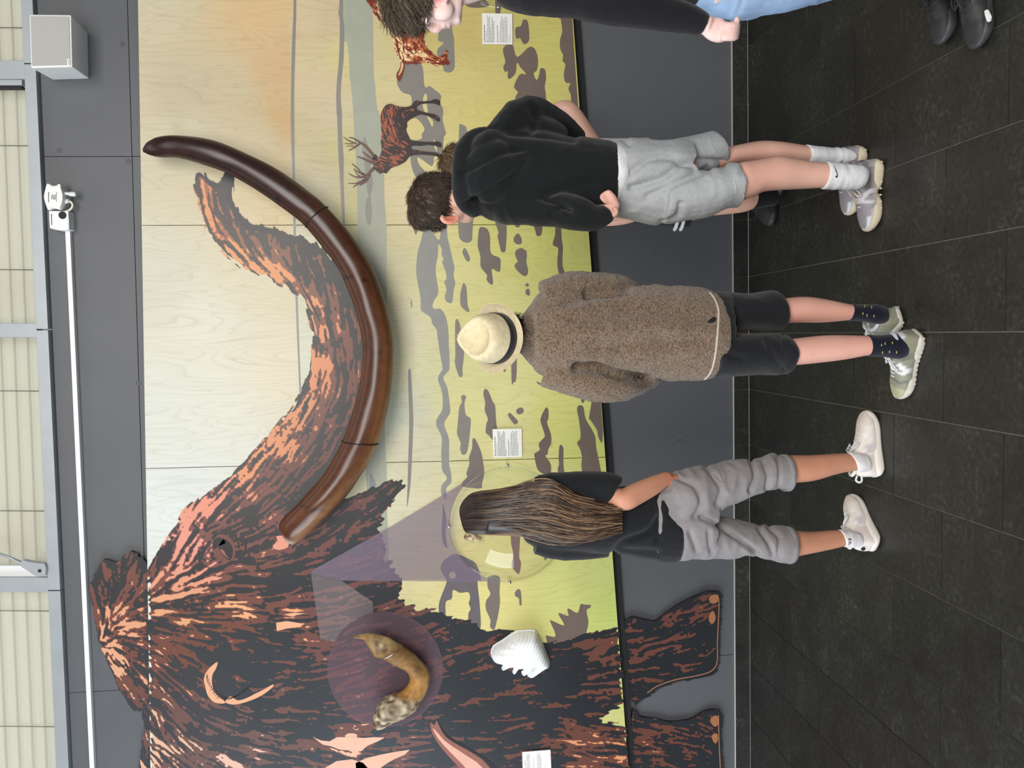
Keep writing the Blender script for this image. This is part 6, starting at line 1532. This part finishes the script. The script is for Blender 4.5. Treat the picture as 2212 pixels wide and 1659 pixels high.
# the hair: scalp, long fall, wavy locks
M_LHAIR = attr_mat('long_hair', .36, .45, noise=.15, nscale=40)
hp_ = [ellp(1050, 1106, -1.315, 58, 46, .100), ellp(1078, 1106, -1.36, 48, 44, .07),
       loftp([(1050,1062,1050,1152,-1.36,.07),(1100,1056,1100,1152,-1.40,.05),(1150,1044,1150,1160,-1.425,.036),(1200,1048,1200,1170,-1.445,.032),(1250,1066,1250,1170,-1.455,.03),(1300,1084,1300,1160,-1.465,.026),(1330,1092,1332,1152,-1.468,.020)])]
me = fuse('hair', hp_, .005, 4); c = get_co(me)
k = np.clip((1.5-c[:, 2]-.15)/.6, 0, 1)
set_colors(me, np.clip(mixc((36,26,20), (84,64,50), k)*(1+.3*vnoise(c*np.array([8, 8, 1.2])[None], 10))[:, None], .002, 1))
obj('hair', me, M_LHAIR, pe, smooth=True)
rr = np.random.default_rng(77); V = []; F = []; C = []
def lock_path(u, end, drop, wave, ph):
    """u -1..1 across the head; runs from the crown over the back of the head and down"""
    pts = []
    xs = np.array([994,1004,1020,1045,1075,1110,1150,1195,1240,1285,1325,1345]); xs = xs[xs <= end+12]
    for i, x in enumerate(xs):
        lo = np.interp(x, [994,1004,1020,1050,1100,1150,1190,1230,1260,1300,1340], [1100,1080,1066,1060,1054,1042,1036,1062,1074,1084,1090])
        hi = np.interp(x, [994,1004,1020,1050,1100,1150,1200,1250,1300,1340], [1112,1146,1152,1154,1152,1162,1174,1176,1166,1154])
        y = (lo+hi)/2+(hi-lo)/2*u+wave*math.sin((x-1000)/34.0+ph)*min(1, (x-990)/160.0)
        Yc = np.interp(x, [994,1004,1020,1050,1100,1150,1200,1250,1300,1345], [-1.32,-1.36,-1.395,-1.425,-1.452,-1.464,-1.479,-1.487,-1.492,-1.492])
        hw = np.interp(x, [994,1004,1020,1050,1100,1150,1340], [.0,.02,.05,.075,.05,.036,.02])
        Y = Yc+hw*(1-math.sqrt(max(0, 1-u*u)))*1.2+drop
        pts.append(W(x, y, Y))
    return pts
for i in range(430):
    u = rr.uniform(-1, 1); end = np.clip(rr.normal(1318, 26), 1180, 1345) if abs(u) < .9 else rr.uniform(1180, 1300)
    pts = lock_path(u, end, rr.uniform(-.006, .006), rr.uniform(1, 7), rr.uniform(0, 6.28)+u*2)
    pts = smooth_open([list(p) for p in pts], 3); m = len(pts); r0 = rr.uniform(.0016, .0042)
    rad = [r0*(.5+.5*min(1, j/4))*(1-.75*(j/(m-1))**4) for j in range(m)]
    rg_ = tube_rings(pts, rad, 4); v, f = loft_data(rg_, cap=False); o0 = len(V); V += [list(p) for p in v]; F += [tuple(a+o0 for a in q) for q in f]
    t = np.linspace(0, 1, m); tone = rr.choice([0, 1, 2], p=[.45, .35, .2])
    a = [(30,22,17), (46,35,27), (66,52,41)][tone]; b = [(58,43,33), (98,76,58), (150,120,92)][tone]
    cc = mixc(a, b, np.clip((t-.25)/.6, 0, 1)); C += [list(q) for q in np.repeat(cc, 4, 0)]
me = fast_mesh('hair_locks', np.array(V), np.array(F)); set_colors(me, np.array(C)); obj('hair_locks', me, M_LHAIR, pe, smooth=True, kind='stuff')

# =============================== visitor in jeans at the picture edge (face in profile)
YA = -1.93
pa = empty('person', W(2150, -60, YA)*1.0, 'person in black sweater and light blue jeans bowing the head, at the edge', 'person')
pa.location.z = 0.0
body = [ellp(892, -22, YA, 60, 74, .078, -.1), ellp(945, -8, YA, 52, 58, .066, .1),
        loftp([(900,-60,900,52,YA,.060),(915,-60,914,56,YA,.064),(926,-60,925,52,YA,.064),(940,-58,940,51.5,YA,.062),(952,-55,951,54,YA,.058),(962,-52,961,55.5,YA,.054),(972,-50,971,55,YA,.050),(982,-46,980,52,YA,.046),(992,-40,990,49,YA,.040),(999,-30,998,36,YA,.032)], sub=3),
        # nose, lips, chin, brow
        tubep([(917,53,YA,.010),(926,56.5,YA,.0105),(934,60.5,YA,.0115),(940.5,63.5,YA,.0120),(946,60,YA,.0125),(951,55,YA,.0095)], n=12, sub=3), ellp(946, 57, YA, 5, 6, .016),
        ellp(960, 57, YA, 4.2, 5.5, .019, .1), ellp(969.5, 56.5, YA, 4.4, 5.0, .018), ellp(988, 46, YA, 9.5, 8, .022), ellp(912, 50, YA, 6, 8, .045),
        ellp(922.5, 45, YA-.047, 5.5, 8.5, .014), ellp(955, 22, YA-.045, 26, 24, .022),
        # ear
        tubep([(930,0,YA-.076,.0075),(926,-9,YA-.082,.008),(930,-19,YA-.085,.008),(942,-21,YA-.084,.0075),(955,-14,YA-.080,.0075),(964,-3,YA-.075,.0075),(960,4,YA-.073,.006)], n=8, sub=4), ellp(946, -6, YA-.070, 15, 8, .012),
        # neck, trunk, legs
        tubep([(960,-30,YA,.058),(1000,-36,YA,.056),(1040,-48,YA,.056),(1080,-60,YA,.06)]),
        loftp([(1070,-120,1070,-20,YA,.07),(1120,-130,1120,-20,YA,.09),(1300,-120,1300,-20,YA,.09),(1480,-120,1480,-10,YA,.09),(1560,-110,1560,-10,YA,.08)]),
        loftp([(1540,-85,1540,10,-1.98,.06),(1700,-85,1700,-10,-1.98,.05),(1900,-85,1900,-30,-1.96,.045),(2050,-80,2050,-40,-1.96,.032),(2090,-75,2090,-45,-1.96,.025)]),
        loftp([(1540,-90,1540,0,-1.84,.06),(1700,-95,1700,-25,-1.83,.05),(1880,-95,1880,-45,-1.82,.045),(2020,-90,2020,-55,-1.82,.032),(2050,-85,2050,-60,-1.82,.025)]),
        # arm and hand
        tubep([(1110,-40,-2.02,.04),(1200,-20,-2.07,.038),(1300,0,-2.10,.036),(1400,18,-2.10,.033),(1480,37,-2.09,.028),(1518,51,-2.085,.026),(1532,57,-2.085,.026)]),
        tube_data([W(1524,53,-2.085), W(1540,62,-2.085), W(1556,66,-2.085), W(1566,66,-2.085)], [.026, .033, .034, .028], 14, .5, 4, upv=(1, 0, 0))]
for i, (ya_, yb_, yc_, xk) in enumerate(((57,56,57,1564), (66,66,66,1564), (74,74.5,73,1562), (81,81,79,1558))):
    body.append(tubep([(xk,ya_,-2.100,.0105),(xk+12,(ya_+yb_)/2,-2.106,.0105),(1587-i*1.0,yb_,-2.104,.0100),(1593-i*1.0,yc_,-2.088,.0092),(1588-i,yc_-1,-2.070,.008)], n=10, sub=3))
body.append(tubep([(1566,54,-2.09,.0105),(1578,55,-2.098,.0098),(1588,52,-2.10,.0092),(1592,44,-2.10,.0085),(1590,37,-2.098,.0070)], n=10, sub=3))
body.append(tubep([(1540,50,-2.07,.013),(1554,50,-2.06,.0115),(1566,52,-2.055,.0095)], n=10, sub=3))
skin_body(body, pa, (232,202,196), tints=((W(945,-4,YA-.078), .022, (206,92,92), .8), (W(965,59,YA), .011, (206,148,146), .55), (W(943,64,YA), .014, (226,176,170), .5), (W(1565,66,-2.11), .05, (226,178,174), .6)), voxel=.0045, smooth=3)
# eyebrow and lowered lashes
M_LASH = simple('dark_brow_hair', rgb(58, 48, 42), .6)
SF = surf([o for o in pa.children if o.name.startswith('body')], .0004)
tube('eyelashes', [SF(922,38,YA-.058), SF(924,44,YA-.052), SF(923,49,YA-.040), SF(921,53,YA-.028)], [.0008, .0018, .0018, .0008], M_LASH, pa, n=6, sub=3)
tube('eyebrow', [SF(910,34,YA-.064), SF(907,42,YA-.058), SF(909,49,YA-.044), SF(912,53,YA-.030)], [.001, .003, .003, .001], M_LASH, pa, n=6, sub=3)
hair_cap(pa, [ellp(880, -26, YA, 58, 84, .088, -.1), ellp(868, 14, YA-.01, 33, 42, .070, .5), ellp(884, 30, YA-.02, 22, 30, .060, .2), ellp(900, -40, YA, 60, 60, .080), ellp(905, 0, YA-.045, 22, 26, .035)], (86,76,64), lambda p: np.array((-.85, -.25, -.45)), .060, 3600, .0016, seed=14, spread=.10)
M_SWEAT = cloth('black_knit_sweater', (20,21,26), .9, .25, 500)
sw = [loftp([(1062,-110,1062,-30,YA,.075),(1085,-140,1085,-12,YA,.11),(1130,-160,1130,-8,YA,.13),(1220,-165,1220,-6,YA,.135),(1350,-155,1350,0,YA,.13),(1450,-150,1450,8,YA,.13),(1520,-140,1520,20,YA,.125)]),
      tubep([(1105,-45,-2.02,.075),(1150,-24,-2.05,.066),(1234,-13,-2.09,.059),(1300,1,-2.11,.057),(1400,19,-2.11,.050),(1473,36,-2.10,.041),(1512,49,-2.09,.032),(1523,53,-2.088,.028)])]
garment('sweater', sw, M_SWEAT, pa, .007, 4, .003, (7, 7, 9), 21, .0007)
def denim_material():
    m = simple('washed_denim', rgb(146, 172, 206), .8, noise=.22, nscale=9, bump=.25, bscale=700); return m
jn = [loftp([(1500,-140,1500,24,YA,.12),(1560,-135,1560,36,YA,.12),(1610,-130,1610,39,YA,.12),(1650,-125,1650,30,YA,.10)]),
      loftp([(1590,-95,1590,39,-1.98,.085),(1660,-95,1660,29,-1.98,.082),(1732,-98,1732,16,-1.98,.080),(1790,-100,1790,-1,-1.975,.078),(1900,-108,1900,-16,-1.97,.075),(2020,-112,2020,-24,-1.965,.072),(2072,-110,2072,-26,-1.96,.07)]),
      loftp([(1590,-110,1590,20,-1.85,.085),(1732,-112,1732,0,-1.84,.080),(1880,-118,1880,-30,-1.83,.075),(2000,-120,2000,-36,-1.825,.072),(2036,-118,2036,-38,-1.82,.07)])]
garment('jeans', jn, denim_material(), pa, .007, 3, .004, (9, 9, 8), 22, .0008)
BLACKSHOE = dict(label='black leather low shoe with thick rubber sole', m_sole=simple('dark_rubber', rgb(56,56,57), .5, noise=.1, nscale=40), m_collar=cloth('black_lining', (26,26,28)), m_tongue=cloth('black_lining', (26,26,28)), m_lace=cloth('black_lace', (34,34,36)), wide=1.0, high=.95, sole=.13,
    paint=paint((44,43,44), [(blob(.62,.20,.10,.06), (56,54,54)), (stripe(.50,.27,.36,.15,.02), (60,58,58)), (blob(.86,.17,.10,.06), (50,50,51))]))
hl = WF(2154,-92)+Vector((0,.045,0)); tl = WF(2142,96)+Vector((0,.035,0)); d, L_ = floor_dir(hl, tl)
st, P_, zt_ = shoe(pa, (hl.x, hl.y), d, L_, BLACKSHOE, 1)
fk = WF(2131, 36, .055)
flat_world('shoe_fleck', [fk+Vector((a, -.012, b)) for a, b in ((-.016,-.006),(-.004,-.008),(.014,.002),(.016,.007),(.004,.005),(-.012,-.001))], simple('white_fleck', rgb(230,230,228), .5), st, .012)
hr = WF(2075,-90)+Vector((0,.05,0)); shoe(pa, (hr.x, hr.y), d, L_, BLACKSHOE, -1)

# =============================== visitor half hidden behind the hoodie
YC_ = -.56
pc = empty('person', W(1690, 420, YC_), 'person mostly hidden behind the black hoodie, in white tee and black striped shorts', 'person')
pc.location.z = 0.0
body = [ellp(1000, 354, YC_, 46, 35, .085), ellp(1025, 366, YC_-.02, 28, 26, .06), tubep([(1030,355,YC_,.052),(1065,355,YC_,.052),(1090,355,YC_,.06)]),
        loftp([(1090,320,1090,390,YC_,.05),(1150,315,1150,400,YC_,.06),(1280,320,1280,400,YC_,.06),(1400,325,1400,410,YC_,.06),(1430,330,1430,405,YC_,.06)]),
        tubep([(1110,300,YC_,.035),(1170,258,YC_,.036),(1205,240,YC_-.01,.038),(1222,235.5,YC_-.02,.039),(1238,246,YC_-.03,.038),(1270,290,YC_-.06,.034),(1300,330,YC_-.08,.03)]),
        tubep([(1110,410,YC_,.035),(1200,440,YC_,.036),(1280,466,YC_-.01,.036),(1315,472,YC_-.03,.034),(1350,470,YC_-.06,.030),(1378,462,YC_-.08,.027),(1395,455,YC_-.09,.024)]),
        loftp([(1440,340,1440,392,YC_,.05),(1520,335,1520,385,YC_,.058),(1600,335,1600,375,YC_+.02,.05),(1660,338,1660,366,YC_+.02,.034),(1680,340,1680,362,YC_+.02,.025)]),
        loftp([(1440,430,1440,470,YC_,.05),(1490,424,1490,477,YC_,.06),(1531,414,1531,467,YC_,.057),(1580,405,1580,462,YC_-.01,.055),(1610,404,1612,457,YC_-.01,.053),(1640,406,1640,446,YC_,.042),(1662,410,1662,440,YC_,.034)])]
skin_body(body, pc, (224,176,156), tints=((W(1000,385,YC_-.03), .03, (214,160,140), .5),))
hair_cap(pc, [ellp(993, 352, YC_, 44, 37, .092), ellp(985, 345, YC_-.02, 32, 30, .085)], (98,78,56), lambda p: np.array((-.5, 0, -.85)), .045, 1500, .0018, seed=15)
garment('tshirt', [loftp([(1085,325,1085,390,YC_,.07),(1105,295,1105,415,YC_,.09),(1200,298,1200,420,YC_,.11),(1330,300,1330,420,YC_,.11),(1400,300,1400,425,YC_,.12)]),
                   tubep([(1115,310,YC_,.062),(1160,268,YC_,.058),(1188,248,YC_-.005,.054)]), tubep([(1115,400,YC_,.06),(1160,420,YC_,.058),(1196,440,YC_,.058)])], M_TEE, pc, .007, 3, .003, (8, 8, 9), 31)
M_TRACK = cloth('black_track_shorts', (22,23,28), .8, .1)
ts = garment('shorts', [loftp([(1380,310,1380,430,YC_,.12),(1420,308,1420,480,YC_,.12),(1450,312,1450,485,YC_,.10)]), loftp([(1420,395,1420,487,YC_,.10),(1450,400,1450,489,YC_,.098),(1484,404,1488,492,YC_,.096)]), loftp([(1420,312,1420,400,YC_,.10),(1484,308,1486,392,YC_,.096)])], M_TRACK, pc, .006, 2, .002, (8, 8, 9), 32)
for xo in (0, 13):
    tube('shorts_stripe', [W(1457+xo, 496, YC_-.01), W(1461+xo, 488, YC_-.085), W(1465+xo, 470, YC_-.108), W(1466+xo, 440, YC_-.112)], .0085, M_TEE, pc, n=8, sub=4)
hl = WF(1652,402)+Vector((0,.03,0)); tl = WF(1702,512)+Vector((0,.03,0)); d, L_ = floor_dir(hl, tl); L_ = min(L_, .28)
BOOT = dict(BLACKSHOE); BOOT['label'] = 'black lugged shoe with dark grey toe cap'; BOOT['tread'] = 12; BOOT['high'] = 1.15; BOOT['m_sole'] = simple('charcoal_rubber', rgb(46,50,48), .5)
shoe(pc, (hl.x, hl.y), d, L_, BOOT, 1)
hr = WF(1670,335)+Vector((0,.03,0)); shoe(pc, (hr.x, hr.y), d, L_, BOOT, -1)
for ya_, yb_ in ((404, 444), (340, 366)):
    yc_ = YC_ if ya_ > 400 else YC_+.02
    garment('sock', [loftp([(1622,ya_,1622,yb_+10,yc_,.050),(1650,ya_,1650,yb_+4,yc_,.046),(1676,ya_+2,1676,yb_,yc_,.036)])], cloth('black_sock', (20,20,24)), pc, .005, 2, .001)
